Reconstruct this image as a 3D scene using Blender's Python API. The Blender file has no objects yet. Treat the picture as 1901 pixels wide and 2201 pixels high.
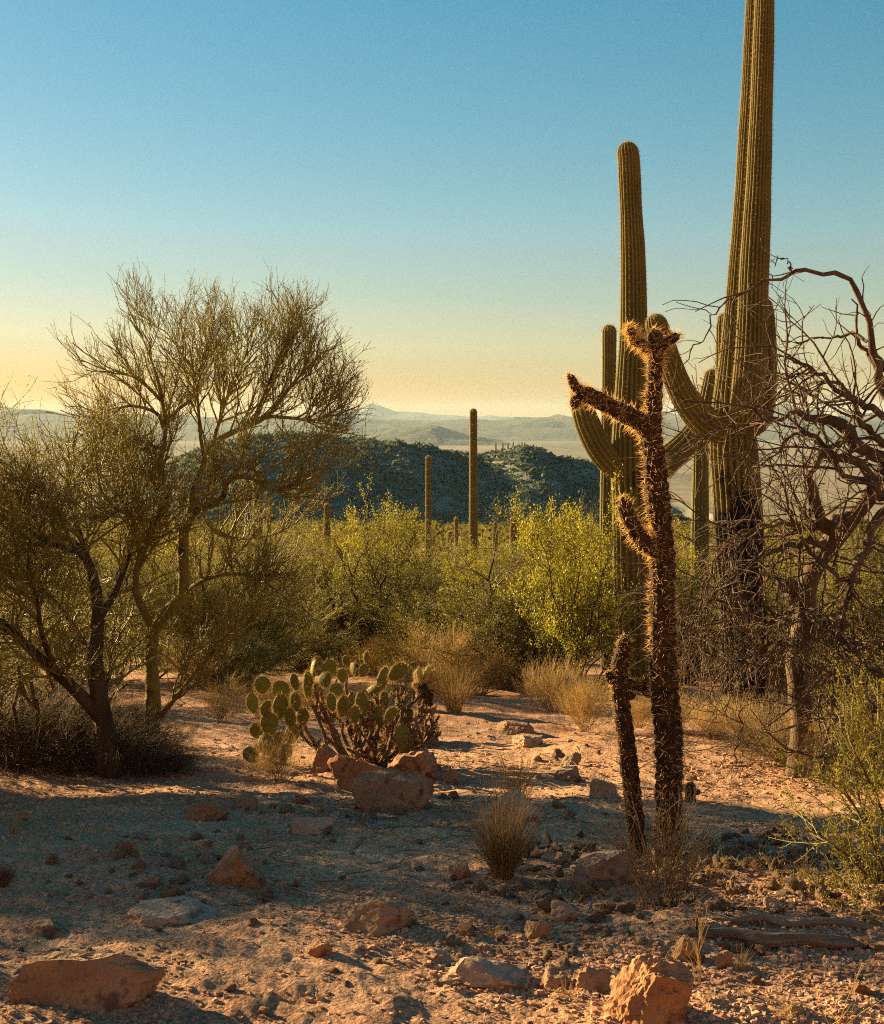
import bpy, bmesh, math
import numpy as np
from mathutils import Vector

# ------------------------------------------------------------------ camera, sky, sun, exposure
sc = bpy.context.scene
COL = sc.collection
F_PX, CX, CY, HOR, CAM_Z = 2900.0, 950.5, 1100.5, 900.0, 1.6
PITCH = math.atan((CY - HOR) / F_PX)
cam = bpy.data.cameras.new('camera'); cam_o = bpy.data.objects.new('camera', cam); COL.objects.link(cam_o)
sc.camera = cam_o
cam.sensor_fit = 'VERTICAL'; cam.sensor_height = 36.0; cam.lens = F_PX / 2201.0 * 36.0
cam.clip_start = 0.05; cam.clip_end = 90000.0
cam_o.location = (0, 0, CAM_Z); cam_o.rotation_euler = (math.pi / 2 - PITCH, 0, 0)

SUN_AZ, SUN_EL = math.radians(56), math.radians(15.5)      # left of the view axis, above the horizon
world = bpy.data.worlds.new('World'); sc.world = world; world.use_nodes = True
wt = world.node_tree; bg = wt.nodes['Background']
sky = wt.nodes.new('ShaderNodeTexSky'); sky.sky_type = 'NISHITA'; sky.sun_disc = False
sky.sun_elevation = SUN_EL; sky.sun_rotation = -SUN_AZ
sky.altitude = 800; sky.air_density = 1.3; sky.dust_density = 0.8; sky.ozone_density = 2.2
gam = wt.nodes.new('ShaderNodeGamma'); gam.inputs[1].default_value = 0.85
hsv = wt.nodes.new('ShaderNodeHueSaturation'); hsv.inputs['Saturation'].default_value = 1.66
hsv.inputs['Hue'].default_value = 0.476
wt.links.new(sky.outputs[0], gam.inputs[0]); wt.links.new(gam.outputs[0], hsv.inputs['Color'])
tint = wt.nodes.new('ShaderNodeMix'); tint.data_type = 'RGBA'; tint.blend_type = 'MULTIPLY'; tint.inputs['Factor'].default_value = 1.0
tint.inputs['B'].default_value = (1.04, 0.955, 1.0, 1)
wt.links.new(hsv.outputs[0], tint.inputs['A']); wt.links.new(tint.outputs['Result'], bg.inputs[0]); bg.inputs[1].default_value = 0.036

sun_l = bpy.data.lights.new('sun', 'SUN'); sun_l.energy = 5.0; sun_l.angle = math.radians(0.53)
sun_l.color = (1.0, 0.72, 0.34)
sun_o = bpy.data.objects.new('sun', sun_l); COL.objects.link(sun_o)
TO_SUN = Vector((-math.sin(SUN_AZ) * math.cos(SUN_EL), math.cos(SUN_AZ) * math.cos(SUN_EL), math.sin(SUN_EL)))
sun_o.rotation_euler = TO_SUN.to_track_quat('Z', 'Y').to_euler()
sun_o.location = (-20, 20, 30)

sc.view_settings.view_transform = 'Standard'; sc.view_settings.look = 'None'
sc.view_settings.exposure = 2.05; sc.view_settings.gamma = 1.0
sc.view_settings.use_curve_mapping = False
sc.render.engine = 'CYCLES'
cy = sc.cycles
cy.max_bounces = 5; cy.diffuse_bounces = 3; cy.glossy_bounces = 2; cy.transmission_bounces = 4
cy.volume_bounces = 0; cy.transparent_max_bounces = 4
cy.use_denoising = False; cy.pixel_filter_type = 'BLACKMAN_HARRIS'; cy.filter_width = 1.1

rng = np.random.default_rng(7)
A = np.array

# ------------------------------------------------------------------ small maths
def nrm(v):
    return v / np.maximum(np.linalg.norm(v, axis=-1, keepdims=True), 1e-9)

_perm = np.random.default_rng(99).permutation(512).astype(np.int64)
_perm = np.concatenate([_perm, _perm])
_grad = nrm(np.random.default_rng(98).normal(size=(512, 3)))
def perlin(p):
    p = np.asarray(p, float); i = np.floor(p).astype(np.int64); f = p - i
    u = f * f * f * (f * (f * 6 - 15) + 10)
    out = 0
    for dx in (0, 1):
        wx = u[..., 0] if dx else 1 - u[..., 0]
        for dy in (0, 1):
            wy = u[..., 1] if dy else 1 - u[..., 1]
            for dz in (0, 1):
                wz = u[..., 2] if dz else 1 - u[..., 2]
                h = _perm[(_perm[(_perm[(i[..., 0] + dx) & 511] + i[..., 1] + dy) & 511] + i[..., 2] + dz) & 511]
                g = _grad[h]
                d = g[..., 0] * (f[..., 0] - dx) + g[..., 1] * (f[..., 1] - dy) + g[..., 2] * (f[..., 2] - dz)
                out = out + wx * wy * wz * d
    return out * 1.5
def fbm(p, o=4, lac=2.0, gain=0.5):
    p = np.asarray(p, float); s = 0; a = 1.0
    for k in range(o):
        s = s + a * perlin(p + 17.3 * k); p = p * lac; a *= gain
    return s
def n2(x, y, s, o=3, seed=0.0):
    return fbm(np.stack([x * s + seed, y * s - seed * 1.7, np.zeros_like(x) + seed], -1), o)

# ------------------------------------------------------------------ terrain height
_dy = A([-330, -120, -40, -12, -5, 0, 3.0, 3.6, 5, 6, 7, 8, 10, 13, 16, 20, 30, 60, 100, 200, 400, 500, 700, 1000, 2000, 3200, 5000, 90000.])
_dr = A([-175, -62, -17.5, -2.2, 1.0, 1.5, 1.57, 1.6, 1.69, 1.86, 2.05, 2.24, 2.55, 2.95, 3.28, 3.8, 5.3, 7.9, 11.2, 18.8, 33, 40, 60, 90, 148, 168, 172, 172.])  # unseen slope behind the camera, made steep to bounce warm sunlight into the shade
def gz(x, y):
    x = np.asarray(x, float); y = np.asarray(y, float)
    z = CAM_Z - np.interp(y, _dy, _dr)
    r = np.sqrt(x * x + y * y)
    near = np.clip(1 - (r - 25) / 40, 0, 1)
    z = z + near * (0.075 * n2(x, y, 0.55, 2, 3.1) + 0.028 * n2(x, y, 2.1, 3, 9.2))
    z = z + np.clip((r - 30) / 100, 0, 1) * np.clip(1 - (r - 900) / 800, 0, 1) * 1.6 * n2(x, y, 0.02, 3, 4.4)
    z = z + 0.10 * np.exp(-(((x + 2.6) / 1.7) ** 2 + ((y - 9.2) / 1.0) ** 2))     # low bank under the left-hand trees
    return z
_cp, _sp = math.cos(PITCH), math.sin(PITCH)
def ray(px, py):
    a = (np.asarray(px, float) - CX) / F_PX; b = -(np.asarray(py, float) - CY) / F_PX
    return a, _cp + b * _sp, -_sp + b * _cp             # x, y, z of a direction
def P(px, py, Y):
    a, dy, dz = ray(px, py); t = np.asarray(Y, float) / dy
    return np.stack([a * t, dy * t, CAM_Z + dz * t], -1)
def hit(px, py):
    a, dy, dz = ray(px, py)
    t = 2.5 * 1.003 ** np.arange(900)
    t = t[np.argmax(CAM_Z + dz * t < gz(a * t, dy * t))]
    return A([a * t, dy * t, float(gz(a * t, dy * t))])
def at(px, Y):
    x = (px - CX) / F_PX * Y
    return A([x, Y, float(gz(x, Y))])

# ------------------------------------------------------------------ mesh building
class MB:
    def __init__(s): s.v = []; s.q = []; s.t = []; s.n = 0
    def add(s, V, F):
        V = np.asarray(V, float).reshape(-1, 3); F = np.asarray(F, np.int64)
        if len(F) == 0: return s
        (s.q if F.shape[1] == 4 else s.t).append(F + s.n); s.v.append(V); s.n += len(V); return s
    def raw(s, V, fs):
        V = np.asarray(V, float).reshape(-1, 3)
        for F in fs:
            F = np.asarray(F, np.int64)
            if len(F): (s.q if F.shape[1] == 4 else s.t).append(F + s.n)
        s.v.append(V); s.n += len(V); return s
    def mesh(s, name, mat, smooth=True, off=(0, 0, 0)):
        V = np.concatenate(s.v) - A(off, float)
        q = np.concatenate(s.q) if s.q else np.zeros((0, 4), np.int64)
        t = np.concatenate(s.t) if s.t else np.zeros((0, 3), np.int64)
        me = bpy.data.meshes.new(name)
        me.vertices.add(len(V)); me.vertices.foreach_set('co', V.astype(np.float32).ravel())
        me.loops.add(q.size + t.size)
        me.loops.foreach_set('vertex_index', np.concatenate([q.ravel(), t.ravel()]).astype(np.int32))
        npoly = len(q) + len(t); me.polygons.add(npoly)
        ls = np.concatenate([np.arange(len(q)) * 4, q.size + np.arange(len(t)) * 3]).astype(np.int32)
        me.polygons.foreach_set('loop_start', ls)
        me.polygons.foreach_set('use_smooth', np.full(npoly, bool(smooth)))
        me.update(calc_edges=True)
        me.materials.append(mat)
        return me
def obj(name, mb, mat, parent=None, smooth=True, off=(0, 0, 0), loc=None):
    me = mb if isinstance(mb, bpy.types.Mesh) else mb.mesh(name, mat, smooth, off)
    o = bpy.data.objects.new(name, me); COL.objects.link(o)
    if parent is not None: o.parent = parent
    if loc is not None: o.location = loc
    return o
def thing(name, label, cat, loc=(0, 0, 0), group=None):
    o = bpy.data.objects.new(name, None); COL.objects.link(o); o.location = loc; o.empty_display_size = 0.1
    return tag(o, label, cat, group)
def tag(o, label=None, cat=None, group=None, kind=None):
    if label: o['label'] = label
    if cat: o['category'] = cat
    if group: o['group'] = group
    if kind: o['kind'] = kind
    return o
def copy_tree(o, parent=None):
    c = o.copy(); COL.objects.link(c)
    if parent is not None: c.parent = parent
    for ch in list(o.children):
        copy_tree(ch, c)
    return c

def grid_faces(nu, nv, wrap_v=False):
    i = np.arange(nu - 1)[:, None]; j = np.arange(nv if wrap_v else nv - 1)[None]
    a = i * nv + j; b = i * nv + (j + 1) % nv
    return np.stack([a, b, b + nv, a + nv], -1).reshape(-1, 4)

def resample(pts, n):
    pts = np.asarray(pts, float)
    m = len(pts)
    if m > 2:                                             # Catmull-Rom, then even spacing
        ext = np.vstack([2 * pts[0] - pts[1], pts, 2 * pts[-1] - pts[-2]])
        out = []
        for i in range(m - 1):
            p0, p1, p2, p3 = ext[i:i + 4]
            for t in np.linspace(0, 1, 10, endpoint=False):
                out.append(0.5 * (2 * p1 + (p2 - p0) * t + (2 * p0 - 5 * p1 + 4 * p2 - p3) * t * t + (3 * p1 - p0 - 3 * p2 + p3) * t ** 3))
        out.append(pts[-1]); pts = A(out)
    s = np.concatenate([[0], np.cumsum(np.linalg.norm(np.diff(pts[:, :3], axis=0), axis=1))])
    u = np.linspace(0, s[-1], n)
    return np.stack([np.interp(u, s, pts[:, k]) for k in range(pts.shape[1])], -1)

def tubes(Pts, R, k=4):
    """batch of tubes: Pts (N,n,3), R (N,n)"""
    N, n, _ = Pts.shape
    T = nrm(np.gradient(Pts, axis=1))
    ref = np.where(np.abs(T[:, :1, 2:3]) > 0.8, A([1., 0, 0]), A([0, 0, 1.]))
    U = nrm(np.cross(T, np.broadcast_to(ref, T.shape))); W = np.cross(T, U)
    a = np.arange(k) * 2 * math.pi / k
    V = Pts[:, :, None] + R[:, :, None, None] * (np.cos(a)[:, None] * U[:, :, None] + np.sin(a)[:, None] * W[:, :, None])
    f = grid_faces(n, k, True)
    F = (np.arange(N) * n * k)[:, None, None] + f[None]
    return V.reshape(-1, 3), F.reshape(-1, 4)

def sweep_frames(pts):
    T = nrm(np.gradient(pts, axis=0)); U = np.zeros_like(T)
    u = np.cross(T[0], A([0.13, 1, 0.21])); u /= np.linalg.norm(u)
    for i in range(len(T)):
        u = u - T[i] * np.dot(u, T[i]); u /= np.linalg.norm(u); U[i] = u
    return T, U, np.cross(T, U)

def grow(par, M, tmin=0.15, tmax=1.0, L=0.5, Lv=0.4, ang=40, angv=12, up=0.0, wob=0.12, n=4, r0=0.01, r1=0.003, rk=0.7, shrink=0.4, droop=0.0, rg=None):
    """children spread over a batch of parent polylines"""
    g = rg or rng
    PP, PR = par; N, m, _ = PP.shape
    ln = np.linalg.norm(np.diff(PP, axis=1), axis=-1).sum(1)
    idx = g.choice(N, size=M, p=ln / ln.sum())
    t = tmin + (tmax - tmin) * g.random(M) ** 0.85
    s = t * (m - 1); i = np.minimum(s.astype(int), m - 2); f = (s - i)[:, None]
    p0 = PP[idx, i] * (1 - f) + PP[idx, i + 1] * f
    tr = nrm(PP[idx, i + 1] - PP[idx, i])
    pr = PR[idx, i] * (1 - f[:, 0]) + PR[idx, i + 1] * f[:, 0]
    q = g.normal(size=(M, 3)); q = nrm(q - tr * (q * tr).sum(-1, keepdims=True))
    a = np.radians(ang + angv * g.normal(size=M))[:, None]
    d = nrm(tr * np.cos(a) + q * np.sin(a) + A([0, 0, up]))
    ll = L * (1 + Lv * (g.random(M) * 2 - 1)) * (1 - shrink * t)
    pts = [p0]
    for j in range(n - 1):
        d = nrm(d + wob * g.normal(size=(M, 3)) + A([0, 0, 0.25 * up - droop]))
        pts.append(pts[-1] + d * (ll / (n - 1))[:, None])
    Q = np.stack(pts, 1)
    rs = np.minimum(pr * rk, r0)
    R = rs[:, None] + (np.minimum(r1, rs) - rs)[:, None] * np.linspace(0, 1, n)[None]
    return Q, R

def limbs(list_of, n=12):
    """traced limbs: each a list of (x,y,z,r)"""
    Q = np.stack([resample(l, n) for l in list_of])
    return Q[..., :3], Q[..., 3]
def tr(pts, Y):
    """pixel trace: (px,py,width_px[,depth offset]) at depth Y -> (x,y,z,r)"""
    out = []
    for p in pts:
        yy = Y + (p[3] if len(p) > 3 else 0.0)
        out.append(np.append(P(p[0], p[1], yy), p[2] * 0.5 * yy / F_PX))
    return A(out)

def leaves(par, M, size=0.02, aspect=2.0, spread=0.0, tmin=0.2, rg=None, fold=0.0):
    g = rg or rng
    PP = par[0]; N, m, _ = PP.shape
    idx = g.integers(0, N, M); t = tmin + (1 - tmin) * g.random(M)
    s = t * (m - 1); i = np.minimum(s.astype(int), m - 2); f = (s - i)[:, None]
    c = PP[idx, i] * (1 - f) + PP[idx, i + 1] * f + spread * g.normal(size=(M, 3))
    u = nrm(g.normal(size=(M, 3)) + A([0, 0, 0.4])); w = nrm(np.cross(u, g.normal(size=(M, 3))))
    sz = size * (0.6 + 0.8 * g.random(M))[:, None]
    V = np.stack([c, c + u * sz * .5 + w * sz / aspect * .5, c + u * sz, c + u * sz * .5 - w * sz / aspect * .5], 1)
    return V.reshape(-1, 3), np.arange(M * 4).reshape(-1, 4)

def needles(c, d, L, w):
    """thin three-sided spines"""
    M = len(c); d = nrm(d)
    u = nrm(np.cross(d, A([0.31, 0.52, 0.79]))); v = np.cross(d, u)
    L = np.broadcast_to(L, (M,))[:, None]; w = np.broadcast_to(w, (M,))[:, None]
    b = [c + w * (math.cos(a) * u + math.sin(a) * v) for a in (0, 2.094, 4.189)]
    V = np.stack(b + [c + d * L], 1)
    k = np.arange(M)[:, None, None] * 4 + A([[0, 1, 3], [1, 2, 3], [2, 0, 3]])[None]
    return V.reshape(-1, 3), k.reshape(-1, 3)

_ico = {}
def ico(sub):
    if sub not in _ico:
        bm = bmesh.new(); bmesh.ops.create_icosphere(bm, subdivisions=sub, radius=1)
        V = A([v.co[:] for v in bm.verts]); F = A([[v.index for v in f.verts] for f in bm.faces]); bm.free()
        _ico[sub] = (nrm(V), F)
    return _ico[sub]

# ------------------------------------------------------------------ materials
def mat(name, c1, c2=None, scale=4.0, rough=0.9, bump=0.0, bscale=None, transl=0.0, tcol=None, c3=None, c3s=1.0, c3t=0.55, spec=0.2, stretch=None, detail=4, bdist=0.02):
    m = bpy.data.materials.new(name); m.use_nodes = True; t = m.node_tree
    b = t.nodes['Principled BSDF']; out = t.nodes['Material Output']
    b.inputs['Roughness'].default_value = rough; b.inputs['Specular IOR Level'].default_value = spec
    tc = t.nodes.new('ShaderNodeTexCoord'); co = tc.outputs['Object']
    if stretch:
        mp = t.nodes.new('ShaderNodeMapping'); mp.inputs['Scale'].default_value = stretch
        t.links.new(co, mp.inputs['Vector']); co = mp.outputs[0]
    if c2 is None:
        b.inputs['Base Color'].default_value = (*c1, 1); csock = None
    else:
        nz = t.nodes.new('ShaderNodeTexNoise'); nz.inputs['Scale'].default_value = scale; nz.inputs['Detail'].default_value = detail
        t.links.new(co, nz.inputs['Vector'])
        rp = t.nodes.new('ShaderNodeValToRGB'); rp.color_ramp.elements[0].position = 0.33; rp.color_ramp.elements[1].position = 0.67
        rp.color_ramp.elements[0].color = (*c1, 1); rp.color_ramp.elements[1].color = (*c2, 1)
        t.links.new(nz.outputs['Fac'], rp.inputs[0]); csock = rp.outputs[0]
        if c3 is not None:
            n3 = t.nodes.new('ShaderNodeTexNoise'); n3.inputs['Scale'].default_value = c3s; n3.inputs['Detail'].default_value = 5
            t.links.new(co, n3.inputs['Vector'])
            r3 = t.nodes.new('ShaderNodeValToRGB'); r3.color_ramp.elements[0].position = c3t - 0.04; r3.color_ramp.elements[1].position = c3t + 0.05
            t.links.new(n3.outputs['Fac'], r3.inputs[0])
            mx = t.nodes.new('ShaderNodeMix'); mx.data_type = 'RGBA'
            t.links.new(r3.outputs[0], mx.inputs['Factor']); t.links.new(csock, mx.inputs['A']); mx.inputs['B'].default_value = (*c3, 1)
            csock = mx.outputs['Result']
        t.links.new(csock, b.inputs['Base Color'])
    if bump:
        nb = t.nodes.new('ShaderNodeTexNoise'); nb.inputs['Scale'].default_value = bscale or scale * 3; nb.inputs['Detail'].default_value = 6
        t.links.new(co, nb.inputs['Vector'])
        bp = t.nodes.new('ShaderNodeBump'); bp.inputs['Strength'].default_value = bump; bp.inputs['Distance'].default_value = bdist
        t.links.new(nb.outputs['Fac'], bp.inputs['Height']); t.links.new(bp.outputs[0], b.inputs['Normal'])
    if transl:
        tl = t.nodes.new('ShaderNodeBsdfTranslucent')
        if tcol is not None: tl.inputs[0].default_value = (*tcol, 1)
        elif csock is not None: t.links.new(csock, tl.inputs[0])
        else: tl.inputs[0].default_value = (*c1, 1)
        ms = t.nodes.new('ShaderNodeMixShader'); ms.inputs[0].default_value = transl
        t.links.new(b.outputs[0], ms.inputs[1]); t.links.new(tl.outputs[0], ms.inputs[2]); t.links.new(ms.outputs[0], out.inputs['Surface'])
    return m

def ground_material():
    m = bpy.data.materials.new('desert_soil'); m.use_nodes = True; t = m.node_tree; L = t.links.new
    b = t.nodes['Principled BSDF']; b.inputs['Roughness'].default_value = 0.95; b.inputs['Specular IOR Level'].default_value = 0.1
    tc = t.nodes.new('ShaderNodeTexCoord'); co = tc.outputs['Object']
    def noise(s, d=5, r=0.55):
        n = t.nodes.new('ShaderNodeTexNoise'); n.inputs['Scale'].default_value = s; n.inputs['Detail'].default_value = d; n.inputs['Roughness'].default_value = r
        L(co, n.inputs['Vector']); return n.outputs['Fac']
    def ramp(f, stops):
        r = t.nodes.new('ShaderNodeValToRGB'); e = r.color_ramp.elements
        e[0].position, e[0].color = stops[0][0], (*stops[0][1], 1); e[1].position, e[1].color = stops[-1][0], (*stops[-1][1], 1)
        for p, c in stops[1:-1]:
            k = e.new(p); k.color = (*c, 1)
        L(f, r.inputs[0]); return r.outputs[0]
    def mix(f, a, c):
        x = t.nodes.new('ShaderNodeMix'); x.data_type = 'RGBA'
        if isinstance(f, float): x.inputs['Factor'].default_value = f
        else: L(f, x.inputs['Factor'])
        L(a, x.inputs['A']) if not isinstance(a, tuple) else setattr(x.inputs['A'], 'default_value', (*a, 1))
        L(c, x.inputs['B']) if not isinstance(c, tuple) else setattr(x.inputs['B'], 'default_value', (*c, 1))
        return x.outputs['Result']
    soil = ramp(noise(1.3), [(0.3, (0.36, 0.192, 0.105)), (0.55, (0.455, 0.262, 0.155)), (0.75, (0.525, 0.325, 0.20))])
    soil = mix(ramp(noise(0.55, 6, .65), [(0.48, (0, 0, 0)), (0.62, (.75, .75, .75))]), soil, (0.34, 0.175, 0.105))
    soil = mix(ramp(noise(3.1, 6, .7), [(0.52, (0, 0, 0)), (0.66, (.7, .7, .7))]), soil, (0.60, 0.36, 0.23))
    grit = ramp(noise(60, 3), [(0.36, (0.45, 0.45, 0.45)), (0.5, (0.9, 0.9, 0.9)), (0.68, (1.25, 1.2, 1.15))])
    mul = t.nodes.new('ShaderNodeMix'); mul.data_type = 'RGBA'; mul.blend_type = 'MULTIPLY'; mul.inputs['Factor'].default_value = 0.8
    L(soil, mul.inputs['A']); L(grit, mul.inputs['B'])
    # far valley floor: pale soil with patches and specks of scrub
    plain = ramp(noise(0.0016, 6), [(0.35, (0.20, 0.15, 0.10)), (0.5, (0.30, 0.22, 0.15)), (0.65, (0.24, 0.19, 0.12))])
    specks = ramp(noise(0.045, 4, 0.7), [(0.44, (0, 0, 0)), (0.52, (1, 1, 1))])
    bands = ramp(noise(0.0007, 3), [(0.38, (0.25, 0.25, 0.25)), (0.6, (0.95, 0.95, 0.95))])
    sm = t.nodes.new('ShaderNodeMath'); sm.operation = 'MULTIPLY'; L(specks, sm.inputs[0]); L(bands, sm.inputs[1])
    plain = mix(sm.outputs[0], plain, (0.055, 0.065, 0.03))
    cd = t.nodes.new('ShaderNodeVectorMath'); cd.operation = 'LENGTH'; L(co, cd.inputs[0])
    mr = t.nodes.new('ShaderNodeMapRange'); mr.inputs['From Min'].default_value = 60; mr.inputs['From Max'].default_value = 260
    L(cd.outputs['Value'], mr.inputs['Value'])
    L(mix(mr.outputs[0], mul.outputs['Result'], plain), b.inputs['Base Color'])
    # grit relief
    v = t.nodes.new('ShaderNodeTexVoronoi'); v.inputs['Scale'].default_value = 75; L(co, v.inputs['Vector'])
    b1 = t.nodes.new('ShaderNodeBump'); b1.inputs['Strength'].default_value = 0.55; b1.inputs['Distance'].default_value = 0.008; b1.invert = True
    L(v.outputs['Distance'], b1.inputs['Height'])
    b2 = t.nodes.new('ShaderNodeBump'); b2.inputs['Strength'].default_value = 0.7; b2.inputs['Distance'].default_value = 0.03
    L(noise(22, 7, 0.65), b2.inputs['Height']); L(b1.outputs[0], b2.inputs['Normal']); L(b2.outputs[0], b.inputs['Normal'])
    return m

def saguaro_material(name, green, brown, scar=(0.012, 0.009, 0.006), scar_top=1.0, scar_on=1.0):
    m = mat(name, green, brown, 3.0, rough=0.75, bump=0.25, bscale=60, spec=0.25, bdist=0.01)
    t = m.node_tree; b = t.nodes['Principled BSDF']; L = t.links.new
    src = b.inputs['Base Color'].links[0].from_socket
    tc = t.nodes.new('ShaderNodeTexCoord'); sx = t.nodes.new('ShaderNodeSeparateXYZ'); L(tc.outputs['Object'], sx.inputs[0])
    nz = t.nodes.new('ShaderNodeTexNoise'); nz.inputs['Scale'].default_value = 2.4; nz.inputs['Detail'].default_value = 6; L(tc.outputs['Object'], nz.inputs['Vector'])
    ma = t.nodes.new('ShaderNodeMath'); ma.operation = 'MULTIPLY_ADD'; L(nz.outputs['Fac'], ma.inputs[0]); ma.inputs[1].default_value = 2.4; ma.inputs[2].default_value = scar_top - 1.2
    sb = t.nodes.new('ShaderNodeMath'); sb.operation = 'SUBTRACT'; L(ma.outputs[0], sb.inputs[0]); L(sx.outputs['Z'], sb.inputs[1])
    mr = t.nodes.new('ShaderNodeMapRange'); mr.inputs['From Min'].default_value = -0.05; mr.inputs['From Max'].default_value = 0.25; mr.inputs['To Max'].default_value = scar_on
    L(sb.outputs[0], mr.inputs['Value'])
    mx = t.nodes.new('ShaderNodeMix'); mx.data_type = 'RGBA'; L(mr.outputs[0], mx.inputs['Factor']); L(src, mx.inputs['A']); mx.inputs['B'].default_value = (*scar, 1)
    L(mx.outputs['Result'], b.inputs['Base Color'])
    return m

M = {}
M['ground'] = ground_material()
M['gravel'] = mat('gravel_grit', (0.32, 0.175, 0.10), (0.53, 0.33, 0.21), 9, bump=0.3, bscale=160, bdist=0.004)
M['granite'] = mat('brown_granite', (0.205, 0.118, 0.066), (0.34, 0.21, 0.122), 7, bump=0.8, bscale=40, c3=(0.12, 0.07, 0.045), c3s=14, c3t=0.6, bdist=0.022)
M['granite_red'] = mat('rust_granite', (0.25, 0.118, 0.055), (0.38, 0.20, 0.105), 6, bump=0.8, bscale=38, c3=(0.12, 0.055, 0.03), c3s=11, c3t=0.6, bdist=0.022)
M['granite_pale'] = mat('pale_granite', (0.30, 0.195, 0.13), (0.43, 0.30, 0.21), 8, bump=0.8, bscale=50, c3=(0.19, 0.135, 0.10), c3s=16, c3t=0.61, bdist=0.02)
M['granite_grey'] = mat('grey_granite', (0.185, 0.125, 0.088), (0.29, 0.205, 0.15), 9, bump=0.8, bscale=50, c3=(0.11, 0.085, 0.07), c3s=18, c3t=0.6, bdist=0.02)
M['sag'] = saguaro_material('saguaro_skin', (0.105, 0.096, 0.024), (0.155, 0.128, 0.036), scar_top=-0.4)
M['sag_scar'] = saguaro_material('scarred_saguaro_skin', (0.105, 0.093, 0.026), (0.16, 0.128, 0.042), scar_top=2.2)
M['spine'] = mat('cactus_spine', (0.66, 0.50, 0.25), transl=0.45, rough=0.6)
M['spine_gold'] = mat('golden_spine', (0.90, 0.70, 0.36), transl=0.55, rough=0.6)
M['cholla'] = mat('cholla_bark', (0.018, 0.010, 0.006), (0.065, 0.034, 0.017), 30, bump=0.6, bscale=90, bdist=0.01)
M['dry_cholla'] = mat('dry_cholla_stem', (0.075, 0.048, 0.029), (0.165, 0.108, 0.066), 22, bump=.6, bscale=90, bdist=.01)
M['log'] = mat('bleached_log', (0.09, 0.066, 0.05), (0.25, 0.19, 0.145), 9, bump=1.0, bscale=45, stretch=(.15, 1, 1), bdist=.02)
M['cholla_green'] = mat('young_cholla', (0.36, 0.33, 0.13), (0.50, 0.43, 0.20), 20, transl=0.25)
M['pad'] = mat('prickly_pear_pad', (0.13, 0.14, 0.026), (0.19, 0.18, 0.04), 9, rough=0.6, bump=0.2, bscale=60, transl=0.12, bdist=0.01)
M['bark_green'] = mat('palo_verde_bark', (0.15, 0.125, 0.035), (0.22, 0.175, 0.055), 9, bump=0.4, bscale=50, c3=(0.06, 0.042, 0.022), c3s=7, c3t=0.6)
M['bark_dark'] = mat('dark_bark', (0.035, 0.023, 0.015), (0.085, 0.055, 0.034), 14, bump=0.9, bscale=40, stretch=(1, 1, 0.25))
M['twig_olive'] = mat('olive_twig', (0.155, 0.130, 0.022), (0.25, 0.198, 0.040), 3, rough=0.6, spec=0.4)
M['twig_dark'] = mat('brown_twig', (0.06, 0.042, 0.022), (0.12, 0.085, 0.045), 4, rough=0.7)
M['leaf_olive'] = mat('olive_leaf', (0.20, 0.172, 0.018), (0.31, 0.26, 0.030), 2.5, rough=0.55, transl=0.5, spec=0.35)
M['leaf_bright'] = mat('creosote_leaf', (0.25, 0.240, 0.010), (0.37, 0.315, 0.016), 2.2, rough=0.45, transl=0.55, spec=0.4)
M['leaf_dark'] = mat('mesquite_leaf', (0.12, 0.115, 0.012), (0.22, 0.185, 0.02), 2.5, rough=0.55, transl=0.45, spec=0.35)
M['dead'] = mat('weathered_deadwood', (0.050, 0.034, 0.022), (0.15, 0.105, 0.070), 7, bump=0.9, bscale=60, stretch=(1, 1, 0.3), bdist=0.015)
M['straw'] = mat('dry_straw', (0.48, 0.34, 0.13), (0.64, 0.47, 0.21), 5, rough=0.6, transl=0.45)
M['straw_grey'] = mat('dry_grey_stem', (0.15, 0.105, 0.065), (0.26, 0.185, 0.115), 5, rough=0.7, transl=0.2)
M['hill'] = mat('hill_soil', (0.14, 0.15, 0.115), (0.20, 0.205, 0.155), 0.05, bump=0.5, bscale=0.3, bdist=1.0)  # soil lightened and cooled: distance haze put into the colour
M['hill_scrub'] = mat('hill_scrub', (0.12, 0.15, 0.10), (0.20, 0.23, 0.15), 0.1, transl=0.2)  # pale cool green, haze over the hill painted into the scrub colour
M['far_scrub'] = mat('far_scrub', (0.10, 0.09, 0.018), (0.20, 0.16, 0.034), 0.25, transl=0.45)
M['mountain'] = mat('mountain_rock', (0.05, 0.055, 0.035), (0.09, 0.09, 0.06), 0.002, bump=0.5, bscale=0.01, bdist=30)

# ------------------------------------------------------------------ ground, hills, mountains, air
def build_ground():
    th = np.radians(np.concatenate([np.arange(-180, -60, 4), np.arange(-60, -22, 1.0), np.arange(-22, 22, 0.115), np.arange(22, 60, 1.0), np.arange(60, 180.1, 4)]))
    r = np.concatenate([[0.05, 0.8, 1.6, 2.3], np.exp(np.arange(math.log(2.8), math.log(22), 0.0062)), np.exp(np.linspace(math.log(22.2), math.log(33500), 120))])
    Rr, Th = np.meshgrid(r, th, indexing='ij')
    X = Rr * np.sin(Th); Y = Rr * np.cos(Th); Z = gz(X, Y)
    near = np.clip(1 - (Rr - 14) / 10, 0, 1)
    Z = Z + near * (0.010 * n2(X, Y, 9, 3, 1.7) + 0.006 * n2(X, Y, 28, 2, 6.1))
    mb = MB().add(np.stack([X, Y, Z], -1), grid_faces(len(r), len(th))[:, ::-1])
    tag(obj('ground', mb, M['ground']), kind='structure')
build_ground()

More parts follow.
